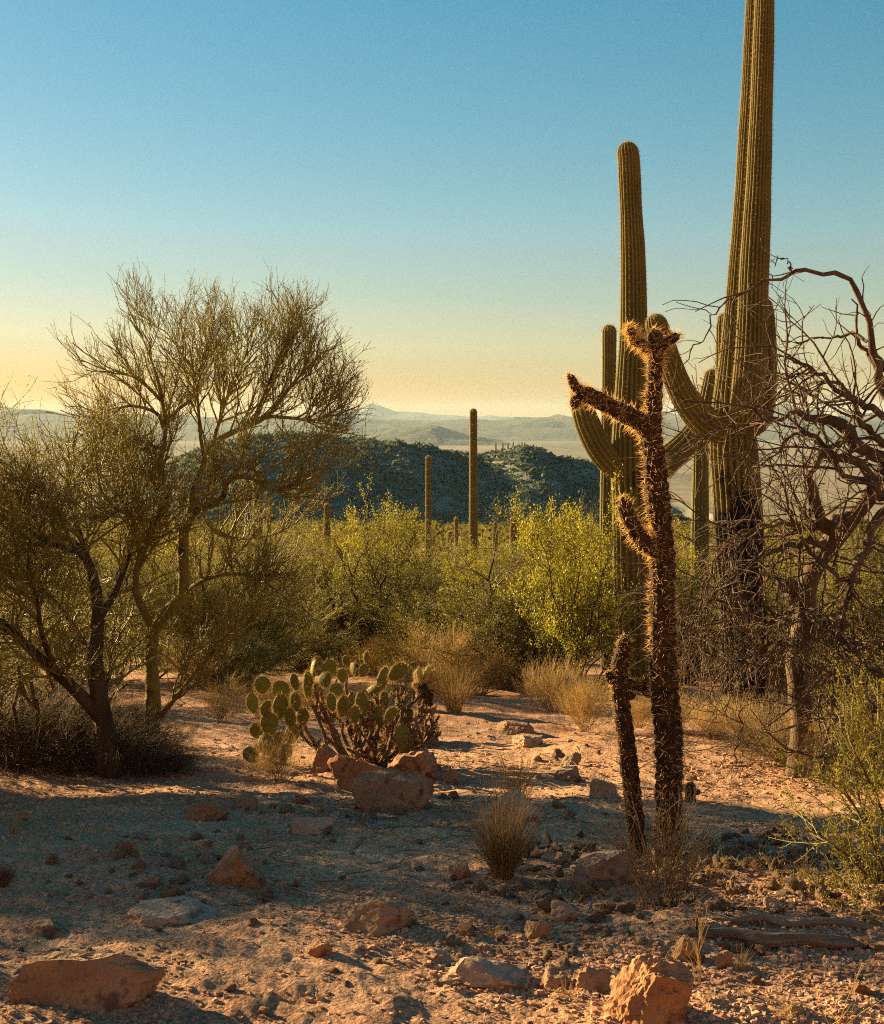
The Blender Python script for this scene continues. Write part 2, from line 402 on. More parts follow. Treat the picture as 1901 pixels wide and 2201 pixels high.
def ridge(name, sky_px, Y0, w0, w1, base, nx, ny, rough, rs, m, seed=0.0, foot_noise=0.0):
    """a range whose crest stands at depth Y0 along the traced skyline"""
    s = A(sky_px, float)
    xs = np.linspace(s[0, 0], s[-1, 0], nx)
    h = np.interp(xs, s[:, 0], s[:, 1])
    X1 = (xs - CX) / F_PX * Y0; Zc = CAM_Z - (h - HOR) * Y0 / F_PX
    v = np.linspace(-1, 1, ny)
    X = np.broadcast_to(X1[None], (ny, nx)); V = np.broadcast_to(v[:, None], (ny, nx))
    Y = Y0 + np.where(V < 0, V * w0, V * w1) + 0.12 * w0 * n2(X, V * 0 + seed, 1.5 / w0, 3, seed)
    prof = (1 - np.abs(V) ** 1.15); prof = np.clip(prof, 0, 1)
    rn = (1 - 2 * np.abs(n2(X, Y, rs, 5, seed + 2.2))) * rough
    Z = base + (Zc[None] - base) * prof + rn * prof * (1 - prof * 0.85) * 1.6 + 0.15 * rn * prof
    e = np.minimum(1, np.minimum(np.arange(nx), nx - 1 - np.arange(nx)) / (0.03 * nx))
    Z = base + (Z - base) * e[None] - 3 * (1 - e[None])
    mb = MB().add(np.stack([X, Y, Z], -1), grid_faces(ny, nx))
    o = obj(name, mb, m); tag(o, kind='structure')
    return X, Y, Z
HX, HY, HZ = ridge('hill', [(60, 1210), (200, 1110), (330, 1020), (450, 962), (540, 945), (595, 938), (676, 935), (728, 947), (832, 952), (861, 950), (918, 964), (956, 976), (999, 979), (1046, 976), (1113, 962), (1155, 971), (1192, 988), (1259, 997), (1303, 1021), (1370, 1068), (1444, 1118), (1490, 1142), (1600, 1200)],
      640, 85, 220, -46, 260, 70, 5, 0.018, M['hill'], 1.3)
ridge('mountain_range', [(-500, 885), (-300, 868), (-120, 880), (0, 873), (33, 882), (71, 880), (109, 889), (133, 887), (220, 896), (350, 893), (470, 901), (600, 897), (700, 894), (737, 888), (771, 900), (823, 905), (880, 907), (951, 908), (1013, 905), (1060, 907), (1108, 900), (1179, 897), (1203, 889), (1217, 894), (1241, 906), (1330, 902), (1400, 893), (1435, 884), (1460, 896), (1540, 898), (1600, 885), (1641, 875), (1666, 879), (1700, 871), (1737, 887), (1805, 898), (1900, 890), (2100, 878), (2400, 890)],
      14000, 3600, 4000, -174, 700, 40, 60, 0.0009, M['mountain'], 5.0)
ridge('low_mountain', [(760, 950), (830, 926), (880, 917), (927, 912), (950, 919), (975, 928), (1030, 940), (1090, 950)], 9300, 700, 900, -174, 160, 30, 22, 0.003, M['mountain'], 7.0)
ridge('far_mountain_range', [(480, 900), (600, 897), (714, 887), (770, 880), (795, 868), (815, 872), (850, 886), (900, 887), (940, 893), (985, 895), (1020, 899), (1050, 893), (1085, 897), (1150, 903), (1300, 905)], 27000, 4000, 4000, -174, 320, 30, 60, 0.0007, M['mountain'], 11.0)

def bush_cards(C, S, per, leaf, g):
    n = len(C)
    d = nrm(g.normal(size=(n, per, 3))); d[..., 2] = np.abs(d[..., 2]) * 0.9 + 0.05
    c = C[:, None] + d * (S[:, None, None] * (0.55 + 0.45 * g.random((n, per, 1))))
    u = nrm(g.normal(size=(n, per, 3))); w = nrm(np.cross(u, g.normal(size=(n, per, 3))))
    sz = (S[:, None] * leaf * (0.6 + 0.8 * g.random((n, per))))[..., None]
    V = np.stack([c - u * sz, c + w * sz * .5, c + u * sz, c - w * sz * .5], 2)
    return V.reshape(-1, 3), np.arange(n * per * 4).reshape(-1, 4)

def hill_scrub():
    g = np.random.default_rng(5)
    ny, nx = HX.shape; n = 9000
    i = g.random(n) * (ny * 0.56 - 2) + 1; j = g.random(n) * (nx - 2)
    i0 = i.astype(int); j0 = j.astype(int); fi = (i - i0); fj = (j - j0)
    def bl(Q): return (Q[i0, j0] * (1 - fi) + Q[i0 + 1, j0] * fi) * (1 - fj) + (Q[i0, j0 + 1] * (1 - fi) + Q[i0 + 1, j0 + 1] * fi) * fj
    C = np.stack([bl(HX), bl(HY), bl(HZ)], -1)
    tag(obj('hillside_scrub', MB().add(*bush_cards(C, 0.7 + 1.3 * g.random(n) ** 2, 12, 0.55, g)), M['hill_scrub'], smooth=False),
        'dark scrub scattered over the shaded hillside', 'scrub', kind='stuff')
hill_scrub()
def slope_scrub():
    g = np.random.default_rng(6)
    n = 1500
    Y = 62 * np.exp(g.random(n) * math.log(9)); X = (g.random(n) * 2200 - 150 - CX) / F_PX * Y
    S = 0.8 + 0.9 * g.random(n)
    C = np.stack([X, Y, gz(X, Y) + S * 0.3], -1)
    n = 2600; Y2 = 190 + 400 * g.random(n); X2 = (g.random(n) * 2200 - 150 - CX) / F_PX * Y2; S2 = 0.8 + 1.1 * g.random(n)
    C2 = np.stack([X2, Y2, gz(X2, Y2) + S2 * 0.3], -1)
    tag(obj('distant_scrub', MB().add(*bush_cards(C, S, 46, 0.2, g)).add(*bush_cards(C2, S2, 14, 0.4, g)), M['far_scrub'], smooth=False),
        'dense olive scrub covering the slope below the hill', 'scrub', kind='stuff')
slope_scrub()

def build_haze():
    x0, x1, y0, y1, z0, z1 = -36000, 36000, -36000, 36000, -185, 370
    V = [(x, y, z) for z in (z0, z1) for y in (y0, y1) for x in (x0, x1)]
    F = [(0, 2, 3, 1), (4, 5, 7, 6), (0, 1, 5, 4), (2, 6, 7, 3), (0, 4, 6, 2), (1, 3, 7, 5)]
    m = bpy.data.materials.new('haze_air'); m.use_nodes = True; t = m.node_tree; t.nodes.clear()
    o = t.nodes.new('ShaderNodeOutputMaterial'); v = t.nodes.new('ShaderNodeVolumePrincipled')
    v.inputs['Density'].default_value = HAZE; v.inputs['Color'].default_value = (0.66, 0.86, 1.0, 1); v.inputs['Anisotropy'].default_value = 0.1
    t.links.new(v.outputs[0], o.inputs['Volume'])
    tag(obj('haze', MB().add(V, F), m, smooth=False), 'pale haze filling the air over the valley', 'haze', kind='stuff')
HAZE = 2.0e-5
build_haze()
#==PART2==
# ------------------------------------------------------------------ saguaros
def sag_column(path, ribs=22, dome=True, step=0.05, depth=0.17, spr=6, g=None, lump=0.03):
    """path (x,y,z,r) -> ribbed skin mesh + areole positions on the ribs"""
    g = g or rng
    path = np.asarray(path, float)
    ln = np.linalg.norm(np.diff(path[:, :3], axis=0), axis=1).sum()
    n = max(8, int(ln / step))
    q = resample(path, n); C = q[:, :3]; Rr = q[:, 3].copy()
    s = np.linspace(0, ln, n)
    Rr *= 1 + lump * fbm(np.stack([s * 1.1, s * 0 + g.random() * 50, s * 0], -1), 2)
    if dome:
        rt = Rr[-1]; m = 9
        a = np.linspace(0, math.pi / 2, m)[1:]
        T = nrm(C[-1] - C[-2]); C = np.vstack([C, C[-1] + T * (rt * 1.05 * np.sin(a))[:, None]]); Rr = np.concatenate([Rr, np.maximum(rt * np.cos(a), rt * 0.03)])
    T, U, W = sweep_frames(C)
    k = ribs * spr; th = np.arange(k) * 2 * math.pi / k
    ph = np.abs(np.cos(math.pi * np.arange(k) / spr)) ** 0.8
    wav = 0.10 * np.sin(2.1 * np.arange(len(C)) * step)[:, None] * 0.3
    rr = Rr[:, None] * (1 - depth * (1 - ph[None]))
    V = C[:, None] + rr[..., None] * (np.cos(th + wav)[..., None] * U[:, None] + np.sin(th + wav)[..., None] * W[:, None])
    F = grid_faces(len(C), k, True)
    # ridge points
    ridx = np.arange(0, k, spr)
    N = nrm(V[:, ridx] - C[:, None])
    return V, F, V[:, ridx], N, T
def sag_spines(ridge, N, T, per=5, L=0.035, w=0.0011, every=1, g=None, frac=1.0):
    g = g or rng
    R = ridge[::every].reshape(-1, 3); Nn = N[::every].reshape(-1, 3)
    keep = g.random(len(R)) < frac; R, Nn = R[keep], Nn[keep]
    c = np.repeat(R, per, 0); d = np.repeat(Nn, per, 0) + 0.75 * g.normal(size=(len(R) * per, 3))
    c = c + 0.01 * g.normal(size=c.shape) * A([0.3, 0.3, 1])
    return needles(c, d, L * (0.5 + 0.8 * g.random(len(c))), w)
def saguaro(label, base, parts, group=None, ribs=22, m='sag', step=0.05, spr=6, spines=5, sL=0.035, sw=0.0011, every=1, seed=1):
    """parts: list of (name, path, ribs)"""
    g = np.random.default_rng(seed)
    t = thing('saguaro_cactus', label, 'cactus', base, group)
    for nm, path, rb in parts:
        V, F, rd, N, T = sag_column(path, rb, True, step, 0.24, spr, g, lump=.06)
        o = obj(nm, MB().add(V, F), M[m] if nm == 'trunk' else M['sag'], t, off=base)
        if spines:
            obj('spines', MB().add(*sag_spines(rd, N, T, spines, sL, sw, every, g)), M['spine'], o, smooth=False, off=base)
    return t

def big_saguaro():
    Y = 13.3
    base = at(1603, Y); pb = base.copy(); pb[2] -= 0.25
    def pth(pts, dy=0.0): return tr(pts, Y + dy)
    trunk = np.vstack([np.append(pb, 0.245), pth([(1600, 1430, 102), (1594, 1250, 103), (1585, 1080, 106), (1576, 960, 104), (1573, 880, 84), (1577, 760, 56), (1586, 620, 47), (1600, 430, 42), (1613, 200, 39), (1623, -40, 35), (1628, -180, 33)])])
    front = pth([(1585, 930, 62, 0.0), (1600, 897, 66, -0.22), (1608, 845, 72, -0.34), (1616, 740, 68, -0.36), (1621, 600, 63, -0.36), (1630, 420, 54, -0.34), (1638, 200, 47, -0.32), (1644, 0, 41, -0.32), (1647, -150, 38, -0.32)])
    right = pth([(1600, 930, 40, 0.05), (1634, 905, 44, 0.05), (1647, 850, 44, 0.08), (1648, 760, 44, 0.1), (1645, 680, 40, 0.1), (1643, 660, 36, 0.1)])
    left_short = pth([(1570, 960, 34, 0.1), (1558, 900, 36, 0.25), (1556, 800, 36, 0.28), (1555, 705, 32, 0.28), (1555, 688, 26, 0.28)])
    left = pth([(1575, 925, 50, 0.0), (1530, 915, 66, -0.12), (1492, 882, 62, -0.16), (1462, 835, 56, -0.18), (1440, 780, 52, -0.18), (1423, 730, 50, -0.18), (1412, 700, 48, -0.18)])
    saguaro('tallest saguaro with scarred black base and a thick arm pressed against its trunk', base,
            [('trunk', trunk, 23), ('arm', front, 22), ('arm', right, 16), ('arm', left_short, 14), ('arm', left, 17)], m='sag_scar', seed=11, sw=0.0010, sL=0.026, spines=4)
big_saguaro()
def left_saguaro():
    Y = 15.5
    base = at(1362, Y); pb = base.copy(); pb[2] -= 0.25
    trunk = np.vstack([np.append(pb, 0.215), tr([(1364, 1420, 84), (1362, 1250, 86), (1358, 1080, 84), (1354, 950, 80), (1358, 800, 64), (1362, 700, 58), (1361, 560, 54), (1356, 440, 49), (1352, 350, 47), (1350, 330, 46)], Y)])
    la = tr([(1355, 1020, 40, 0), (1322, 1000, 56, -0.05), (1290, 965, 56, -0.1), (1265, 915, 54, -0.12), (1250, 868, 46, -0.12), (1247, 848, 40, -0.12)], Y)
    ra = tr([(1370, 1030, 44, 0), (1410, 1008, 60, 0.05), (1455, 972, 60, 0.1), (1492, 930, 52, 0.12), (1516, 880, 44, 0.12), (1526, 840, 40, 0.12), (1530, 812, 34, 0.12)], Y)
    saguaro('saguaro with one arm curving out on each side and a dark hole in its trunk', base,
            [('trunk', trunk, 20), ('arm', la, 15), ('arm', ra, 15)], seed=12, sw=0.0011, sL=0.027, spines=4)
    # the bird hole: a recessed dark pocket with a corky rim
    t = [o for o in bpy.data.objects if o.name.startswith('saguaro_cactus')][-1]
    c = P(1372, 1030, Y - 0.205)
    V, F = ico(3)
    W = V * A([0.075, 0.03, 0.10]); W = W * (1 + 0.35 * fbm(V * 2.2 + 4, 3))[:, None]
    inner = np.linalg.norm(V[:, [0, 2]], axis=1)
    W[:, 1] = np.where(V[:, 1] < 0, W[:, 1] * (np.clip(inner, 0, 1) ** 2 - 0.2) * 1.3, W[:, 1])
    tr_o = [o for o in t.children if o.name.startswith('trunk')][0]
    obj('nest_hole', MB().add(c + W, F), M['bark_dark'], tr_o, off=base)
left_saguaro()
def column(px, top, Y, w, label, group=None, bot=None, lean=0, spines=True, seed=1, arms=()):
    base = at(px + lean, Y); pb = base.copy(); pb[2] -= 0.3
    r = w * 0.5 * Y / F_PX
    tp = P(px, top, Y); tp[2] -= r
    mid = (pb + tp) / 2
    path = A([np.append(pb, r * 0.85), np.append(pb * .7 + tp * .3, r), np.append(mid + A([0.02 * r, 0, 0]), r * 1.05), np.append(tp, r * 0.88)])
    return saguaro(label, base, [('trunk', path, 14)] + [('arm', tr(a, Y), 8) for a in arms], group, step=0.12, spr=4, spines=3 if spines else 0, sL=0.05, sw=0.004 * Y / 40, every=2, seed=seed)
column(1310, 697, 21, 35, 'slim unbranched saguaro standing close behind the two-armed saguaro', seed=21)
column(1507, 925, 20, 38, 'unbranched saguaro between the two big saguaros, its top behind an arm', seed=22)
column(1018, 878, 42, 18, 'tall slender saguaro rising in front of the dark hill', seed=23)
column(921, 979, 46, 13, 'thin saguaro pole in front of the dark hill, half as tall as its taller neighbour', seed=24)
column(1104, 1092, 40, 16, 'short stout saguaro poking out of green scrub before the hill', seed=25)
column(553, 1008, 34, 22, 'shaggy saguaro beside the palo verde with a dead arm hanging from it', seed=26, arms=[[(553, 1030, 10, 0), (566, 1026, 11, -.15), (573, 1048, 9, -.2), (580, 1075, 7, -.2), (584, 1105, 5, -.2)]])
column(703, 1082, 44, 15, 'small saguaro topping the green shrub below the hill', seed=27)
for k, (px, tp, Y, w) in enumerate([(513, 1094, 36, 18), (577, 1093, 38, 11)]):
    column(px, tp, Y, w, 'short saguaro flanking the shaggy one with the hanging dead arm', 'short saguaros beside the shaggy one', seed=30 + k)
for k, (px, tp, Y, w) in enumerate([(981, 1112, 50, 9), (967, 1142, 47, 13), (1065, 1122, 52, 12)]):
    column(px, tp, Y, w, 'little saguaro tip showing among scrub near the tall slender saguaro', 'little saguaro tips in the scrub', seed=40 + k)
gg = np.random.default_rng(77)
for k, px in enumerate([1066, 1081, 1092, 1103, 1122, 1128]):
    Y = 640; x = (px - CX) / F_PX * Y; z = CAM_Z - (np.interp(px, [1046, 1113, 1155], [976, 962, 971]) - HOR) * Y / F_PX
    base = A([x, Y, z - 0.8]); h = 2.2 + 3.6 * gg.random()
    V, F = tubes(np.stack([resample(A([[x, Y, z - 0.8], [x, Y, z + h * .6], [x, Y, z + h]]), 6)]), A([[0.3, 0.36, 0.38, 0.38, 0.33, 0.06]]), 7)
    tag(obj('saguaro_cactus', MB().add(V - base, F), M['sag'], loc=base), 'tiny distant saguaro standing on the crest of the dark hill', 'cactus', 'saguaros on the hill crest')

# ------------------------------------------------------------------ chollas
def cholla_stem(path, g, k=40, step=0.012, lobes=7, tub=0.16, round_top=True):
    path = np.asarray(path, float)
    ln = np.linalg.norm(np.diff(path[:, :3], axis=0), axis=1).sum(); n = max(10, int(ln / step))
    q = resample(path, n); C = q[:, :3]; R = q[:, 3].copy(); s = np.linspace(0, ln, n)
    if round_top: R *= np.sqrt(np.clip((ln - s) / (R[-1] * 1.2), 0.02, 1))
    R *= 1 + 0.06 * fbm(np.stack([s * 6, s * 0 + g.random() * 40, s * 0], -1), 2)
    T, U, W = sweep_frames(C); th = np.arange(k) * 2 * math.pi / k
    pitch = 2 * math.pi / (0.045)
    pat = np.sin(lobes * th[None] + pitch * s[:, None] * .5) * np.sin(lobes * th[None] - pitch * s[:, None] * .5)
    nz = fbm(np.stack([C[:, None, 0] * 14 + np.cos(th) * 1.1, C[:, None, 1] * 14 + np.sin(th) * 1.1, np.broadcast_to(C[:, None, 2] * 14, (n, k))], -1), 3)
    rr = R[:, None] * (1 + tub * pat + 0.12 * nz)
    Nn = np.cos(th)[None, :, None] * U[:, None] + np.sin(th)[None, :, None] * W[:, None]
    V = C[:, None] + rr[..., None] * Nn
    return V, grid_faces(n, k, True), Nn, T, ln
def cholla_spines(V, Nn, T, count, L, w, g):
    n, k, _ = V.shape
    i = g.integers(0, n, count); j = g.integers(0, k, count)
    d = Nn[i, j] + 0.55 * g.normal(size=(count, 3)) + 0.2 * T[i]
    return needles(V[i, j] + T[i] * (0.013 * (g.random(count) - .5))[:, None] - Nn[i, j] * 0.002, d, L * (0.4 + 0.9 * g.random(count)), w)
def cholla(label, base, parts, dens=5200, L=0.03, w=0.0009, seed=1, group=None, mstem='cholla', tub=0.16):
    g = np.random.default_rng(seed); t = thing('cholla_cactus', label, 'cactus', base, group)
    for nm, path, df in parts:
        V, F, Nn, T, ln = cholla_stem(path, g, tub=tub)
        o = obj(nm, MB().add(V, F), M[mstem], t, off=base)
        obj('spines', MB().add(*cholla_spines(V, Nn, T, int(dens * df * ln * (np.asarray(path)[:, 3].mean() / 0.03)), L, w, g)), M['spine_gold'], o, smooth=False, off=base)
    return t
def big_cholla():
    b = hit(1432, 1850); Y = b[1]; pb = b.copy(); pb[2] -= 0.06
    stem = np.vstack([np.append(pb, 0.053), tr([(1438, 1740, 56), (1438, 1600, 58), (1428, 1450, 57), (1424, 1300, 54), (1424, 1180, 52), (1415, 1080, 50), (1408, 1000, 48), (1401, 940, 46), (1405, 880, 36), (1408, 800, 32), (1410, 740, 31), (1407, 705, 27)], Y)])
    a1 = tr([(1402, 935, 38), (1375, 908, 38, -0.02), (1340, 888, 36, -0.04), (1300, 868, 33, -0.05), (1262, 848, 32, -0.06), (1243, 838, 26, -0.06)], Y)
    a1b = tr([(1248, 842, 24, -0.06), (1236, 830, 20, -0.07), (1228, 814, 18, -0.07), (1220, 804, 14, -0.07)], Y)
    a1c = tr([(1250, 845, 24, -0.06), (1238, 862, 22, -0.07), (1233, 882, 18, -0.07)], Y)
    jl = tr([(1404, 760, 22), (1385, 742, 22, 0.02), (1362, 728, 22, 0.03), (1352, 700, 20, 0.03)], Y)
    jr = tr([(1412, 755, 20), (1432, 738, 19, -0.02), (1452, 724, 19, -0.03), (1462, 719, 15, -0.03)], Y)
    low = tr([(1425, 1182, 36), (1392, 1172, 36, -0.03), (1366, 1140, 34, -0.05), (1348, 1100, 32, -0.06), (1338, 1068, 30, -0.06)], Y)
    cholla('tall spiny cholla with a bare cross-shaped top standing on the stony ground', b,
           [('stem', stem, 0.24), ('branch', a1, .42), ('branch', a1b, .5), ('branch', a1c, .5), ('branch', jl, 1.4), ('branch', jr, .6), ('branch', low, .4)], seed=3, w=.0012, L=.036)
    b2 = hit(1374, 1842); Y2 = b2[1]; pb = b2.copy(); pb[2] -= 0.05
    st = np.vstack([np.append(pb, 0.033), tr([(1366, 1760, 38), (1352, 1640, 38), (1340, 1540, 37), (1332, 1470, 34), (1334, 1430, 36), (1342, 1395, 34), (1343, 1365, 28)], Y2)])
    br = [tr([(1335, 1475, 22), (1316, 1462, 20), (1307, 1450, 16), (1308, 1442, 12)], Y2),
          tr([(1335, 1462, 22), (1358, 1472, 20, -0.02), (1380, 1478, 18, -0.03), (1398, 1500, 14, -0.03)], Y2),
          tr([(1336, 1485, 20), (1352, 1495, 18, -0.03), (1368, 1494, 12, -0.04)], Y2),
          tr([(1378, 1476, 14, -0.03), (1388, 1464, 12, -0.03), (1396, 1457, 10, -0.03)], Y2)]
    cholla('short cholla with stubby twisted side joints next to the tall cholla', b2, [('stem', st, 0.24)] + [('branch', x, 0.3) for x in br], seed=4, L=0.024, w=.0011)
    b3 = hit(1485, 1722); Y3 = b3[1]
    cholla('knee-high withered cholla stump on lit ground beyond the tall cholla', b3,
           [('stem', np.vstack([np.append(b3 - A([0, 0, .04]), .03), tr([(1484, 1705, 22), (1486, 1688, 24), (1488, 1680, 18)], Y3)]), 1.2), ('branch', tr([(1485, 1706, 14), (1499, 1703, 12), (1506, 1700, 8)], Y3), 1.0)], seed=5, L=0.02)
big_cholla()
def teddy_bear():
    b = hit(912, 1530); Y = b[1]; g = np.random.default_rng(8)
    t = thing('cholla_cactus', 'small dark-trunked cholla crowned with glowing pale joints beside the path', 'cactus', b)
    V, F, Nn, T, ln = cholla_stem(np.vstack([np.append(b - A([0, 0, .05]), .055), tr([(914, 1500, 34), (914, 1478, 36), (912, 1462, 26)], Y)]), g)
    o = obj('stem', MB().add(V, F), M['cholla'], t, off=b)
    obj('spines', MB().add(*cholla_spines(V, Nn, T, 1500, 0.025, 0.001, g)), M['spine_gold'], o, smooth=False, off=b)
    tips = [(893, 1442), (899, 1436), (905, 1445), (910, 1438), (917, 1436), (922, 1432), (929, 1430), (934, 1440), (895, 1455), (901, 1458), (907, 1456), (928, 1450), (888, 1470), (934, 1473), (920, 1448), (913, 1452), (900, 1466)]
    for k, (px, py) in enumerate(tips):
        d = 0.10 * g.normal()
        s = (911 + 0.35 * (px - 911), 1476 + 0.2 * (py - 1470), 13)
        V, F, Nn, T, ln = cholla_stem(tr([s, (px * .6 + s[0] * .4, py * .5 + s[1] * .5, 14, d * .6), (px, py, 13, d)], Y), g, k=16, step=0.014, lobes=5)
        o = obj('joint', MB().add(V, F), M['cholla_green'], t, off=b)
        obj('spines', MB().add(*cholla_spines(V, Nn, T, 480, 0.03, 0.0012, g)), M['spine'], o, smooth=False, off=b)
    for py, sx in ((1500, -1),):
        V, F, Nn, T, ln = cholla_stem(tr([(908, 1510, 10), (900, 1500, 11), (899, 1488, 10)], Y), g, k=16, lobes=5)
        o = obj('joint', MB().add(V, F), M['cholla_green'], t, off=b); obj('spines', MB().add(*cholla_spines(V, Nn, T, 350, 0.025, 0.0012, g)), M['spine'], o, smooth=False, off=b)
teddy_bear()

# ------------------------------------------------------------------ prickly pear and the dead buckhorn cholla in front of it
def pad_proto(seed):
    g = np.random.default_rng(seed); V, F = ico(4)
    z = V[:, 2]; wid = 0.82 + 0.18 * z - 0.12 * z * z
    W = np.stack([V[:, 0] * 0.44 * wid, V[:, 1] * 0.075 * (1 + 0.3 * (1 - z * z)), z * 0.5], -1)
    W[:, 1] += 0.05 * np.sin(W[:, 0] * 4 + g.random() * 6) + 0.04 * (W[:, 2]) ** 2 * g.normal()
    W *= (1 + 0.05 * fbm(V * 1.5 + seed, 2))[:, None]
    me = MB().add(W, F).mesh('pad', M['pad'])
    # areoles on a lattice, plus a dense rim
    c, d = [], []
    for i in range(len(W)):
        rim = 1 - abs(V[i, 1])
        if g.random() < (0.10 + 0.55 * (rim > 0.9)):
            for _ in range(3):
                c.append(W[i]); d.append(V[i] * A([1, 1.4, 1]) + 0.6 * g.normal(size=3))
    sp = MB().add(*needles(A(c), A(d), 0.10 + 0.12 * g.random(len(c)), 0.005)).mesh('spines', M['spine'], False)
    return me, sp
def prickly_pear():
    g = np.random.default_rng(31)
    protos = [pad_proto(k) for k in range(4)]
    b = hit(600, 1640); Y = b[1]
    t = thing('prickly_pear', 'prickly pear clump with broad rim-lit pads growing behind dead brown stems', 'cactus', b)
    Z = [(255, 275, 80, 72, 5), (345, 300, 85, 85, -10), (210, 365, 62, 88, -12), (270, 385, 62, 74, 4), (340, 380, 74, 112, 8), (415, 355, 62, 80, -6), (410, 260, 46, 68, -14), (475, 275, 56, 112, 3),
         (505, 200, 52, 82, -6), (575, 200, 72, 84, 14), (516, 166, 52, 48, 0), (517, 300, 44, 66, 5), (610, 300, 74, 56, 30), (557, 250, 72, 62, -18), (835, 250, 56, 104, 18), (905, 212, 74, 92, 48), (782, 305, 52, 92, 55),
         (722, 330, 46, 76, 60), (842, 345, 50, 66, -8), (915, 372, 42, 64, 20), (290, 460, 92, 94, -8), (390, 440, 72, 94, 6), (240, 500, 90, 84, -22), (330, 540, 92, 94, 4), (272, 560, 84, 84, -12), (400, 510, 74, 86, 12),
         (202, 612, 72, 76, -50), (930, 530, 82, 114, -6), (447, 430, 72, 84, 16), (692, 195, 50, 48, 10), (742, 205, 50, 54, 24), (640, 230, 52, 60, -8), (755, 140, 34, 50, 12), (660, 160, 40, 46, -12), (640, 380, 74, 92, 10), (700, 420, 66, 84, -16), (760, 400, 70, 88, 22), (820, 430, 62, 84, -8), (590, 360, 60, 80, -20), (870, 420, 58, 74, 30), (730, 350, 58, 76, 8), (300, 600, 70, 70, 10), (240, 580, 70, 80, -30), (365, 600, 70, 80, 18)]
    for k, (zx, zy, zw, zh, rot) in enumerate(Z):
        px, py = 450 + zx * .4469, 1350 + zy * .4469
        back = 0.5 * (640 - py) / 640 if False else max(0.0, (1560 - py) / 1560 * 6.0)
        c = P(px, py, Y + back * (.8 if px < 640 else 1.1) - (.12 if px < 640 else 0) + 0.12 * g.normal())
        s = zh * .4469 * c[1] / F_PX * 1.22; sx = zw * .4469 * c[1] / F_PX / 0.76
        me, sp = protos[k % 4]
        o = obj('pad', me, None, t); o.location = tuple(c - b)
        o.rotation_euler = (math.radians(g.normal() * 14), math.radians(rot), math.radians(g.normal() * 26)); o.scale = (sx, s, s)
        q = obj('spines', sp, None, o)
prickly_pear()
def buckhorn(label, base, spread, height, n0, seed, name='cholla_cactus', group=None, lean=0.0, ms='dry_cholla'):
    g = np.random.default_rng(seed); t = thing(name, label, 'cactus', base, group)
    az = g.random(n0) * 6.283; el = np.radians(5 + 60 * g.random(n0))
    d = np.stack([np.cos(az) * np.cos(el), np.sin(az) * np.cos(el), np.sin(el)], -1)
    p0 = A(base) + np.stack([np.cos(az) * .1, np.sin(az) * .1, az * 0 - 0.03], -1)
    L = (np.abs(d[:, :2]).sum(1) * spread * .5 + d[:, 2] * height * 0.6)
    u = np.linspace(0, 1, 7)[None, :, None]
    Q = p0[:, None] + d[:, None] * L[:, None, None] * u + A([0, 0, 1]) * 0.12 * u ** 2 + 0.015 * g.normal(size=(n0, 7, 3)) * u
    lv0 = (Q, np.full((n0, 7), 0.016) * (1 - 0.25 * u[..., 0]))
    lv1 = grow(lv0, n0 * 4, 0.3, 1, height * .36, .4, 42, 14, .5, .12, 5, 0.014, 0.011, 1.0, 0.2, rg=g)
    lv2 = grow(lv1, n0 * 5, 0.4, 1, height * .2, .4, 42, 14, .4, .1, 4, 0.012, 0.009, 1.0, 0.2, rg=g)
    mb = MB(); sp = MB()
    for Q, R in (lv0, lv1, lv2):
        R = R * (1 + 0.12 * g.normal(size=R.shape)); V, F = tubes(Q, R, 6); mb.add(V, F)
        m = len(Q) * 24; i = g.integers(0, len(Q), m); tt = g.random(m) * (Q.shape[1] - 1.01); j = tt.astype(int); f = (tt - j)[:, None]
        c = Q[i, j] * (1 - f) + Q[i, j + 1] * f; dd = nrm(g.normal(size=(m, 3)))
        sp.add(*needles(c + dd * 0.01, dd, 0.022, 0.0010))
    s = obj('stems', mb, M[ms], t, off=base); obj('spines', sp, M['spine_gold'], t, smooth=False, off=base)
    return t
buckhorn('dead brown many-stemmed cholla tangled in front of the prickly pear', hit(785, 1640), 0.62, 0.40, 30, 41)
buckhorn('low brown branching cholla at the path side of the prickly pear', hit(862, 1600), 0.34, 0.26, 12, 42)
buckhorn('shadowy low cholla under the dark tree at the edge of the bank', hit(60, 1650), 0.6, 0.6, 18, 43)

